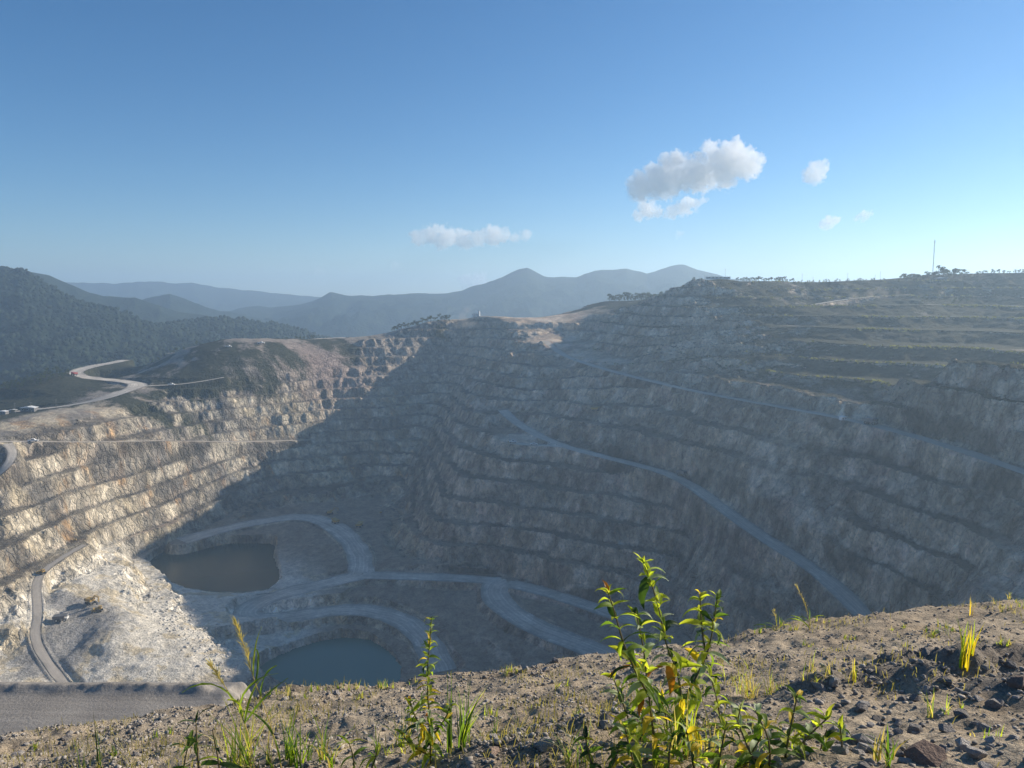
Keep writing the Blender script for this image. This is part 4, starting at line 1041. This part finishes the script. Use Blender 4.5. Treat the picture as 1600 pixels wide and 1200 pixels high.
tree_row(20, 1514, 1605, 1098, 1085, 3.5, 7, 'low bush, # from the left on the skyline beyond the mast grove', 'skyline bushes at the right', 14, (1, 3, 5))
tree_row(3, 1484, 1520, 955, 960, 9, 12, 'rounded bush, # of the dark trio on the upper terraces', 'bush trio on the upper terraces', 10, (1, 3))
tree_row(1, 1440, 1450, 960, 960, 9, 10, 'rounded dark bush alone on the upper terraces left of the trio', None, 5, (1,))
tree_row(16, 432, 492, 1180, 1190, 3.5, 7.5, 'small tree, # from the left in the strip along the rim top road', 'tree strip along the rim top road', 16, (0, 1, 3, 5))
tree_row(40, 0, 108, 945, 975, 5, 11, 'dark tree, # from the left on the wooded knoll above the rim road', 'wooded knoll above the left rim road', 50, (0, 1, 3, 5))
tree_row(16, 230, 345, 1090, 1120, 3, 7, 'bush, # from the left on the green slope inside the hairpin road', 'bushes inside the left hairpin', 45, (1, 3, 5))
tree_row(9, 0, 50, 850, 858, 4, 7, 'tree, # from the left beside the white roofed sheds', 'trees beside the sheds', 10, (0, 1, 3))
# forest covering the near hill and the slopes behind the left rim, one mass
def crowns_mass(name, X, Y, Z, n, r0, r1, seed, keep, mat):
    rs = np.random.RandomState(seed); X, Y, Z = X.ravel(), Y.ravel(), Z.ravel()
    k = np.nonzero(keep(X, Y, Z))[0]; k = rs.choice(k, n)
    pts = np.stack([X[k] + rs.uniform(-7, 7, n), Y[k] + rs.uniform(-7, 7, n), Z[k]], 1); sz = rs.uniform(r0, r1, n)
    pts[:, 2] += sz * .2
    return rubble(name, pts, sz, mat, seed, 1.05)
FORM = gravel_material('forest_crowns', (.007, .016, .009, 1), (.027, .040, .018, 1))
_, MX, MY, MZ = near_mtn
um, vm = proj(np.stack([MX, MY, MZ], -1))
fo = crowns_mass('forest', MX, MY, MZ, 13500, 2.6, 6.5, 401, lambda X, Y, Z: (um.ravel() > -60) & (um.ravel() < 620) & (vm.ravel() < 640), FORM)
# grass growing on the lips of the old terraces
def edge_grass():
    rs = np.random.RandomState(77); n = 90000
    a = np.radians(rs.uniform(2, 38, n)); rr_ = rs.uniform(480, 1230, n); x, y = rr_ * np.sin(a), rr_ * np.cos(a)
    z = H(x, y); e = BERM['edge'] * sstep(-.35, .15, fbm(x, y, 90, 2, 421)); k = np.nonzero(rs.rand(n) < e * .6)[0][:7000]
    x, y, z = x[k], y[k], z[k]; m = len(x); s = rs.uniform(.8, 1.8, m); th = rs.rand(m) * 3.14
    c, sn = np.cos(th) * s, np.sin(th) * s
    V = np.stack([np.stack([x - c, y - sn, z - .2], 1), np.stack([x + c, y + sn, z - .2], 1), np.stack([x + c * .6 + .3, y + sn * .6, z + s * 1.0], 1), np.stack([x - c * .7, y - sn * .7 + .3, z + s * .8], 1)], 1).reshape(-1, 3)
    o = mesh_np('terrace_grass', V, np.arange(4 * m).reshape(-1, 4), [leaf_material('terrace_grass', (.075, .082, .04, 1), (.14, .135, .07, 1), .45)])
    tag(o, kind='stuff')
edge_grass()
# blasted blocks lying on the foot of the pale heap
def heap_blocks():
    rs = np.random.RandomState(31); out = []
    for _ in range(2600):
        t_ = rs.rand(); u = lerp(245, 388, t_) + rs.normal(0, 22); v = lerp(925, 1050, t_) + rs.normal(0, 16) + 6
        out.append((u, v))
    out = np.array(out)[:1500]; ys = np.arange(470, 700, 2.5)
    D = np.array([ray(u, v) for u, v in out]); P = D[:, None, :] * (ys[None, :] / D[:, 1:2])[:, :, None]
    below = P[:, :, 2] < H(P[:, :, 0].ravel(), P[:, :, 1].ravel()).reshape(P.shape[:2])
    i = below.argmax(1); ok = (i > 0) & below.any(1); pts = P[np.arange(len(P)), i][ok]
    sz = np.clip(np.exp(rs.normal(-.35, .45, len(pts))), .35, 2.0)
    rubble('rubble', pts + np.array([0, 0, .2]), sz, gravel_material('blasted_rock', (.34, .32, .29, 1), (.68, .64, .57, 1)), 9)
heap_blocks()

# ------------------------------------------------------------------ machines, sheds, poles
def paint_mat(name, col, rough=.5, metal=0., spec=.4):
    t = NT(name); p = t.n('ShaderNodeTexCoord').outputs['Object']
    n = t.noise(.9, p, 4, .6)
    c = t.mix(t.ramp(n, .45, .75, 0., .55), col, (.30, .275, .24, 1))       # road dust on the paint
    return t.surf(t.bsdf(c, rough, None, spec, Metallic=metal))
YEL = paint_mat('machine_yellow', (.42, .27, .06, 1)); WHT = paint_mat('vehicle_white', (.78, .78, .76, 1)); RED = paint_mat('vehicle_red', (.45, .06, .03, 1))
BLK = paint_mat('rubber', (.025, .025, .025, 1), .8); STL = paint_mat('steel', (.22, .22, .23, 1), .5, .6); GRY = paint_mat('body_grey', (.13, .13, .135, 1), .6)
GLS = NT('window_glass'); GLSM = GLS.surf(GLS.bsdf((.02, .025, .03, 1), .08, None, .6))
def boxm(name, c, s, mat, parent, rot=(0, 0, 0), top=1.0, bev=.06):
    bm = bmesh.new(); bmesh.ops.create_cube(bm, size=1)
    for v in bm.verts:
        k = top if v.co.z > 0 else 1
        v.co = Vector((v.co.x * s[0] * k, v.co.y * s[1] * k, v.co.z * s[2]))
    bmesh.ops.bevel(bm, geom=list(bm.edges), offset=min(bev, min(s) * .2), segments=1, affect='EDGES')
    me = bpy.data.meshes.new(name); bm.to_mesh(me); bm.free(); me.materials.append(mat)
    o = bpy.data.objects.new(name, me); COL.objects.link(o); o.location = c; o.rotation_euler = rot; o.parent = parent; return o
def prism(name, prof, y0, y1, mat, parent):                    # side profile (x, z) carried across y
    n = len(prof); V = [(x, y0, z) for x, z in prof] + [(x, y1, z) for x, z in prof]
    Fs = [tuple(range(n))[::-1], tuple(range(n, 2 * n))] + [(i, (i + 1) % n, n + (i + 1) % n, n + i) for i in range(n)]
    me = bpy.data.meshes.new(name); me.from_pydata(V, [], Fs); me.validate()
    bm = bmesh.new(); bm.from_mesh(me); bmesh.ops.recalc_face_normals(bm, faces=bm.faces); bm.to_mesh(me); bm.free(); me.materials.append(mat)
    o = bpy.data.objects.new(name, me); COL.objects.link(o); o.parent = parent; return o
def cyl(name, c, r, h, mat, parent, axis='Y', seg=14):
    bm = bmesh.new(); bmesh.ops.create_cone(bm, cap_ends=True, segments=seg, radius1=r, radius2=r, depth=h)
    bmesh.ops.bevel(bm, geom=[e for e in bm.edges if len([f for f in e.link_faces if len(f.verts) > 4]) == 1], offset=min(r, h) * .15, segments=1, affect='EDGES')
    me = bpy.data.meshes.new(name); bm.to_mesh(me); bm.free(); me.materials.append(mat)
    o = bpy.data.objects.new(name, me); COL.objects.link(o); o.location = c; o.parent = parent
    if axis == 'Y': o.rotation_euler = (math.pi / 2, 0, 0)
    if axis == 'X': o.rotation_euler = (0, math.pi / 2, 0)
    return o
def wheel(c, r, w, parent, rimc=None):
    o = cyl('wheel', c, r, w, BLK, parent); k = cyl('rim', (0, 0, 0), r * .5, w * 1.08, rimc or YEL, o, 'Z'); return o
def spot(name, label, cat, u, v, rot, group=None, y0=300):
    p = hit_px(u, v, y0); e = bpy.data.objects.new(name, None); COL.objects.link(e)
    e.location = (p[0], p[1], z_at(p[0], p[1]) + .3); e.rotation_euler = (0, 0, rot); tag(e, label, cat, group); return e
def haul_truck(label, u, v, rot, col=YEL, body=None, s=1., group='haul trucks'):
    e = spot('haul_truck', label, 'haul truck', u, v, rot, group); e.scale = (s, s, s)
    boxm('chassis', (0, 0, 1.7), (8.6, 2.4, .9), STL, e)
    prism('dump_body', [(-5.2, 2.6), (-4.2, 2.2), (2.6, 2.3), (3.2, 4.7), (5.0, 4.9), (5.0, 5.1), (3.0, 5.1), (2.2, 4.9), (-5.4, 4.5)], -2.7, 2.7, body or col, e)
    c = boxm('cab', (3.7, 1.3, 3.5), (1.7, 2.0, 1.9), col, e); boxm('windscreen', (.82, 0, .2), (.12, 1.7, .9), GLSM, c)
    boxm('bonnet', (3.9, -.4, 2.4), (2.0, 3.6, 1.3), col, e)
    for y in (-1.6, 1.6): boxm('headlight', (4.93, y, 2.2), (.1, .5, .35), WHT, e); wheel((3.1, y * 1.35, 1.3), 1.3, 1.0, e, col); wheel((-2.6, y * 1.15, 1.3), 1.3, 1.9, e, col)
    return e
def excavator(label, u, v, rot, s=1., swing=.4):
    e = spot('excavator', label, 'excavator', u, v, rot, 'excavators'); e.scale = (s, s, s)
    for y in (-1.9, 1.9): prism('track', [(-3.2, .5), (-2.7, 0), (2.7, 0), (3.2, .5), (3.2, .9), (2.7, 1.4), (-2.7, 1.4), (-3.2, .9)], y - .45, y + .45, BLK, e)
    boxm('undercarriage', (0, 0, 1.1), (2.6, 3.0, .9), STL, e)
    h = boxm('house', (-1.0, 0, 2.7), (5.2, 3.6, 2.0), YEL, e); boxm('counterweight', (-2.9, 0, -.1), (1.0, 3.5, 1.7), GRY, h)
    c = boxm('cab', (1.2, 1.2, 3.2), (1.7, 1.3, 2.2), YEL, e); boxm('window', (.1, .1, .3), (1.75, 1.3, 1.0), GLSM, c)
    prism('boom', [(1.2, 2.9), (1.6, 2.6), (4.8, 6.2), (8.6, 5.6), (8.6, 6.1), (4.6, 7.0)], -.45, .45, YEL, e)
    prism('stick', [(8.1, 6.6), (8.9, 6.5), (8.3, 2.3), (7.8, 2.3)], -.35, .35, YEL, e)
    prism('bucket', [(8.5, 2.6), (7.3, 2.5), (6.6, 1.2), (7.2, .4), (8.5, .9)], -1., 1., STL, e); return e
def dozer(label, u, v, rot, s=1.):
    e = spot('bulldozer', label, 'bulldozer', u, v, rot, 'bulldozers'); e.scale = (s, s, s)
    for y in (-1.3, 1.3): prism('track', [(-2.4, .5), (-1.9, 0), (1.7, 0), (2.1, .5), (.2, 1.8), (-1.9, 1.3)], y - .35, y + .35, BLK, e)
    boxm('body', (.7, 0, 1.7), (2.6, 1.9, 1.3), YEL, e); c = boxm('cab', (-1.0, 0, 2.6), (1.7, 1.9, 1.8), YEL, e); boxm('window', (0, 0, .3), (1.76, 1.5, .8), GLSM, c)
    prism('blade', [(3.0, .1), (3.3, .1), (3.1, .9), (3.3, 1.8), (3.0, 1.8), (2.8, .9)], -2.2, 2.2, YEL, e); boxm('push_arm', (1.8, 1.75, .7), (2.6, .2, .3), YEL, e); boxm('push_arm', (1.8, -1.75, .7), (2.6, .2, .3), YEL, e); return e
def pickup(label, u, v, rot, col=WHT, s=1.25, y0=300, group='pickup trucks'):
    e = spot('pickup_truck', label, 'pickup truck', u, v, rot, group, y0); e.scale = (s, s, s)
    prism('body', [(-2.6, .5), (2.6, .5), (2.65, 1.0), (1.2, 1.15), (-2.6, 1.15)], -.92, .92, col, e)
    c = prism('cabin', [(-.9, 1.15), (1.3, 1.15), (.7, 1.85), (-.7, 1.9)], -.85, .85, col, e); prism('window', [(-.7, 1.25), (1.05, 1.25), (.62, 1.75), (-.6, 1.8)], -.87, .87, GLSM, c)
    for x in (-1.6, 1.6):
        for y in (-.85, .85): wheel((x, y, .42), .42, .28, e, STL)
    return e
haul_truck('haul truck standing on the dark terrace of the pale heap', 96, 972, math.radians(10), WHT, GRY)
excavator('excavator digging on the pale heap above the haul truck', 142, 944, math.radians(-25), 1.15)
dozer('bulldozer just below the excavator on the pale heap', 154, 956, math.radians(190), 1.3)
dozer('bulldozer on the track at the upper end of the pale heap', 66, 898, math.radians(160), 1.2)
haul_truck('haul truck parked at the far end of the pit floor beside the road fork', 562, 824, math.radians(80), WHT, YEL)
excavator('excavator loading at the far toe of the pit floor', 516, 804, math.radians(20), 1.1)
haul_truck('small haul truck under the far excavator boom', 524, 818, math.radians(130), YEL)
haul_truck('haul truck driving on the long ramp across the right wall', 1066, 744, math.radians(-40), GRY, GRY)
haul_truck('haul truck on the berm above the ramp hairpin', 930, 644, math.radians(0), GRY, YEL, .9)
haul_truck('haul truck on the upper right road beside the white cabin', 1360, 664, math.radians(-50), GRY, GRY)
haul_truck('red haul truck on the left rim hairpin road', 116, 587, math.radians(150), RED, RED, .9)
pickup('white pickup parked at the left end of the small platform under the ramp', 801, 692, math.radians(10), s=1.6)
pickup('white pickup in the middle of the small platform under the ramp', 834, 696, math.radians(0), s=1.6)
pickup('white pickup on the bench road right of the left hairpin', 268, 603, math.radians(5), s=1.6)
pickup('white pickup at the right end of the left rim top road', 408, 538, math.radians(5), s=1.9)
pickup('white pickup in the middle of the left rim top road', 357, 543, math.radians(5), s=1.6)
pickup('white pickup at the left end of the wide left berm', 52, 694, math.radians(20), s=1.7)
def shed(label, u, y, w, d, h, roofc=WHT, wallc=GRY, rot=0., win=3, name='shed', flat=False):
    x, y, z = at_u(u, y); e = bpy.data.objects.new(name, None); COL.objects.link(e); e.location = (x, y, z); e.rotation_euler = (0, 0, rot); tag(e, label, 'building')
    boxm('wall', (0, 0, h / 2 - .4), (w, d, h + .8), wallc, e, bev=.03)
    prism('roof', [(-w / 2 - .5, h), (w / 2 + .5, h), (w / 2 + .5, h + .15), (0, h + (.18 if flat else w * .1)), (-w / 2 - .5, h + .15)], -d / 2 - .5, d / 2 + .5, roofc, e)
    for k in range(win): f = boxm('window', (lerp(-w / 2, w / 2, (k + .5) / win), -d / 2 - .03, h * .55), (w / win * .4, .1, h * .35), GLSM, e); boxm('frame', (0, .03, 0), (w / win * .48, .06, h * .43), WHT, f)
    boxm('door', (-w / 2 + .8, -d / 2 - .04, 1.0), (.9, .08, 2.0), STL, e); return e
shed('long white roofed shed on the left rim beside the road', 46, 862, 16, 8, 4)
shed('white roofed cabin at the left frame edge below the road', 5, 842, 9, 6, 3.2, win=2)
shed('small white roofed hut left of the long shed', 20, 868, 7, 5, 3, win=2)
shed('long flat pale building on the summit of the terraced hill', 1122, 1128, 34, 9, 2.6, STL, WHT, win=6, flat=True)
shed('pale roofed house in front of the mast grove', 1470, 1085, 14, 8, 3.5, WHT, GRY, win=3)
shed('white site cabin at the fork of the upper right road', 1317, 566, 5, 3, 2.8, WHT, WHT, .4, 2, 'site_cabin')
def tank(label, u, y, r, h):
    x, y, z = at_u(u, y); e = bpy.data.objects.new('water_tank', None); COL.objects.link(e); e.location = (x, y, z); tag(e, label, 'water tank', 'water tanks on the far rim')
    cyl('shell', (0, 0, h / 2 - .3), r, h + .6, WHT, e, 'Z', 20); cyl('roof', (0, 0, h + .15), r * 1.04, .3, STL, e, 'Z', 20); boxm('ladder', (0, -r - .1, h / 2), (.5, .12, h), STL, e)
tank('squat white water tank on the far rim', 742, 1262, 4.2, 5); tank('tall narrow white water tank on the far rim', 748, 1262, 2.2, 8.5)
def pole(label, u, y, h, arm=True, name='utility_pole', r=.16, group=None):
    x, y, z = at_u(u, y); e = bpy.data.objects.new(name, None); COL.objects.link(e); e.location = (x, y, z); tag(e, label, 'pole', group)
    cyl('post', (0, 0, h / 2 - .5), r, h + 1, STL, e, 'Z', 8)
    if arm: boxm('crossarm', (0, 0, h - .7), (2.2, .18, .18), STL, e); boxm('insulator', (-.9, 0, h - .4), (.14, .14, .4), WHT, e); boxm('insulator', (.9, 0, h - .4), (.14, .14, .4), WHT, e)
for u, h, lab in [(1133, 15, 'tallest pole on the hill summit above the flat building'), (1101, 9, 'short pole on the left shoulder of the hill summit'), (1228, 9, 'pole where the hill summit trees end'), (1253, 13, 'tall pole in the saddle right of the terraced hill'), (1270, 8, 'short pole just right of the saddle pole'),
                  (1324, 13, 'lone pole on the skyline halfway to the mast'), (1367, 10, 'left pole of the pair on the skyline before the mast'), (1375, 15, 'right taller pole of the pair on the skyline before the mast'), (1550, 7, 'small pole on the skyline right of the mast grove')]:
    pole(lab, u, 1126, h)
pole('lamp post beside the long shed on the left rim', 49, 850, 12, r=.14); pole('lamp post left of the long shed on the left rim', 24, 850, 12, r=.14); pole('lamp post right of the sheds below the rim road', 88, 850, 11, r=.14)
def mast(u, y, h):
    x, y, z = at_u(u, y); e = bpy.data.objects.new('radio_mast', None); COL.objects.link(e); e.location = (x, y, z); tag(e, 'tall thin lattice radio mast rising from the grove on the right skyline', 'mast')
    w = .55
    for k in range(3):
        a = k * 2.094; cyl('leg', (math.cos(a) * w, math.sin(a) * w, h / 2), .13, h, STL, e, 'Z', 6)
    V, Fq = [], []
    n = int(h / 1.4)
    for i in range(n):
        for k in range(3):
            a, b = k * 2.094, (k + 1) * 2.094; p = Vector((math.cos(a) * w, math.sin(a) * w, i * 1.4)); q = Vector((math.cos(b) * w, math.sin(b) * w, i * 1.4 + 1.4)); i0 = len(V)
            o_ = Vector((0, 0, .12)); V += [tuple(p), tuple(q), tuple(q + o_), tuple(p + o_)]; Fq.append((i0, i0 + 1, i0 + 2, i0 + 3))
    mesh_np('lattice', np.array(V), np.array(Fq), [STL], parent=e)
    boxm('antenna', (.8, 0, h - 2.5), (.4, .5, 2.6), WHT, e); boxm('antenna', (-.8, 0, h - 2.2), (.4, .5, 2.2), WHT, e); boxm('equipment', (.7, 0, h * .33), (.7, .7, 1.4), WHT, e); cyl('spike', (0, 0, h + 1.2), .07, 2.6, STL, e, 'Z', 6)
mast(1457, 1118, 54)
def light_tower(label, u, v):
    e = spot('light_tower', label, 'light tower', u, v, .3, 'light towers'); boxm('trailer', (0, 0, 1.0), (3, 1.6, 1.3), YEL, e); cyl('mast', (0, 0, 5), .12, 8, STL, e, 'Z', 8); b = boxm('lamp_bar', (0, 0, 9), (2.4, .3, .3), STL, e)
    for x in (-.9, 0, .9): boxm('lamp', (x, -.2, 0), (.5, .25, .5), WHT, b)
light_tower('light tower at the upper end of the pale heap track', 117, 846); light_tower('light tower beside the pickups on the platform under the ramp', 796, 692); light_tower('light tower at the far pit floor by the talus', 595, 802)
# ------------------------------------------------------------------ clouds and dust
def puff(name, centre, lobes, unit, dens_, noise_sc, label, cat, col, kind=None, aniso=.3, edge=.45, rag=.9, nd=5.):
    """a closed box of air with cloud inside: ball shaped lobes eaten away by noise; lobes (x, y, z, r) in units"""
    L = np.array(lobes, float) * unit
    lo, hi = (L[:, :3] - L[:, 3:] * 1.5).min(0), (L[:, :3] + L[:, 3:] * 1.5).max(0)
    o = box_obj(name, lo, hi); o.location = centre
    t = NT(name + '_air'); p = t.n('ShaderNodeTexCoord').outputs['Object']
    warp = t.n('ShaderNodeTexNoise', Scale=noise_sc * .6 / unit, Detail=3., Vector=p).outputs['Color']
    wv = t.n('ShaderNodeVectorMath', _operation='MULTIPLY_ADD', i0=t.n('ShaderNodeVectorMath', _operation='SUBTRACT', i0=warp, i1=(.5, .5, .5)).outputs[0], i1=(unit * 7 / noise_sc * .25,) * 3, i2=p).outputs[0]
    best = None
    for x, y, z, r in L:
        d = t.n('ShaderNodeVectorMath', _operation='DISTANCE', i0=wv, i1=(x, y, z)).outputs['Value']
        f = t.math('SUBTRACT', 1.0, t.math('DIVIDE', d, r))
        best = f if best is None else t.n('ShaderNodeMath', _operation='SMOOTH_MAX', i0=best, i1=f, i2=.12).outputs[0]
    n = t.noise(noise_sc / unit, p, nd, .6)
    f = t.math('ADD', best, t.math('MULTIPLY', t.math('SUBTRACT', n, .5), rag))
    dd = t.n('ShaderNodeMapRange', i0=f, i1=0.02, i2=edge, i3=0., i4=dens_); dd.clamp = True
    pv = t.n('ShaderNodeVolumePrincipled', Anisotropy=aniso); t.set(pv, 'Density', dd.outputs[0]); pv.inputs['Color'].default_value = col
    t.t.links.new(pv.outputs[0], t.out.inputs['Volume']); o.data.materials.append(t.m)
    tag(o, label, cat, None, kind); return o
W = (1, 1, 1, 1)
def cloud(u, v, y, lobes, label, dens_=.017, ns=.13, edge=.13, rag=2.1):
    puff('cloud', at_y(u, v, y), lobes, y / F_PX, dens_, ns, label, 'cloud', W, aniso=.0, edge=edge, rag=rag)
cr = random.Random(3)
def lob(pts, sy=1.):                        # (du, dv, r) in photograph pixels -> lobes with some depth
    out = []
    for a, b, r in pts:
        out.append((a, cr.uniform(-.5, .5) * r * sy, -b, r * .92))
        for k in range(2):
            th = cr.uniform(.1, 3.0); q = cr.uniform(.7, 1.0); out.append((a + math.cos(th) * r * q, cr.uniform(-.9, .4) * r * sy, -b + math.sin(th) * r * q * .9, r * cr.uniform(.28, .45)))
    return out
cloud(1085, 268, 4300, lob([(-82, 24, 24), (-58, 16, 28), (-30, 6, 30), (-5, 4, 28), (20, 2, 26), (38, -12, 30), (62, -16, 27), (82, -8, 22), (45, 8, 22), (10, 16, 18), (-40, 24, 20), (98, -18, 10)]), 'largest white cloud, grey beneath, high over the right side of the pit')
cloud(1042, 328, 4600, lob([(-32, 0, 16), (-44, 9, 10), (-14, 4, 9), (8, 3, 12), (26, -4, 15), (42, -8, 10), (54, -14, 7)]), 'wispy cloud directly under the largest cloud', .016)
cloud(728, 368, 5600, lob([(-74, 4, 14), (-52, 0, 17), (-28, 2, 18), (-6, 4, 16), (18, 4, 15), (42, 0, 18), (58, 2, 13), (76, 4, 9), (92, -1, 9), (-40, 9, 14), (0, 9, 14)], .8), 'long low cumulus over the central mountains', .011)
cloud(1276, 270, 4300, lob([(0, 0, 18), (8, -6, 12), (-8, 4, 13)]), 'small round cloud right of the largest cloud', .014)
cloud(1296, 347, 4600, lob([(0, 0, 11), (9, -3, 8), (-7, 3, 8)]), 'tiny streak cloud low over the right hill, the left of two', .02)
cloud(1352, 336, 4600, lob([(0, 0, 9), (7, -3, 6), (-10, 4, 6)]), 'tiny streak cloud low over the right hill, the right of two', .014)
cloud(740, 440, 11500, lob([(-10, 0, 14), (8, -2, 15), (0, 6, 14), (16, 4, 10)], .6), 'cream cloud peeping over the mountain ridge', .006)
cloud(1061, 366, 5000, lob([(0, 0, 6), (4, -2, 5)]), 'faint wisp below the wispy cloud', .006); cloud(617, 414, 10600, lob([(0, 0, 7), (5, 1, 5)]), 'faint speck of cloud left of the ridge cloud', .003); cloud(498, 424, 10500, lob([(0, 0, 8), (5, 1, 6)]), 'faint pale speck of cloud over the left valley', .002)
DUSTC = (.95, .86, .76, 1)
def dust(u, v, y, lobes, d, label):
    puff('dust', at_y(u, v, y), lobes, y / F_PX, d, .35, label, None, DUSTC, 'stuff', .35, .8, 1.1, 3.)
dust(727, 505, 1225, [(0, 0, 0, 12), (-4, 0, 10, 10), (3, 0, 20, 8), (12, 0, -2, 9), (-14, 0, -3, 8)], .012, 'thin dust rising on the far rim')
dust(1360, 459, 1000, [(0, 0, 0, 10), (-25, 0, -3, 8), (22, 0, 1, 9), (12, 0, 6, 9), (42, 0, 2, 7), (-50, 0, -6, 6)], .012, 'dust trail along the upper right track')
dust(155, 928, 575, [(0, 0, 0, 14), (6, 0, 12, 12), (-6, 0, 20, 10)], .018, 'dust puff behind the excavator')
dust(893, 512, 1160, [(0, 0, 0, 9), (-10, 0, 4, 8), (10, 0, 0, 7)], .008, 'faint dust above the right road bend')
# ------------------------------------------------------------------ haze
hz = box_obj('haze', (-9800, -900, -348), (9800, 10000, 280))
t = NT('haze_air')
pv = t.n('ShaderNodeVolumePrincipled', Density=1.95e-4, Anisotropy=.38)
pv.inputs['Color'].default_value = (.55, .77, 1.0, 1)
t.t.links.new(pv.outputs[0], t.out.inputs['Volume'])
hz.data.materials.append(t.m)
tag(hz, kind='stuff')
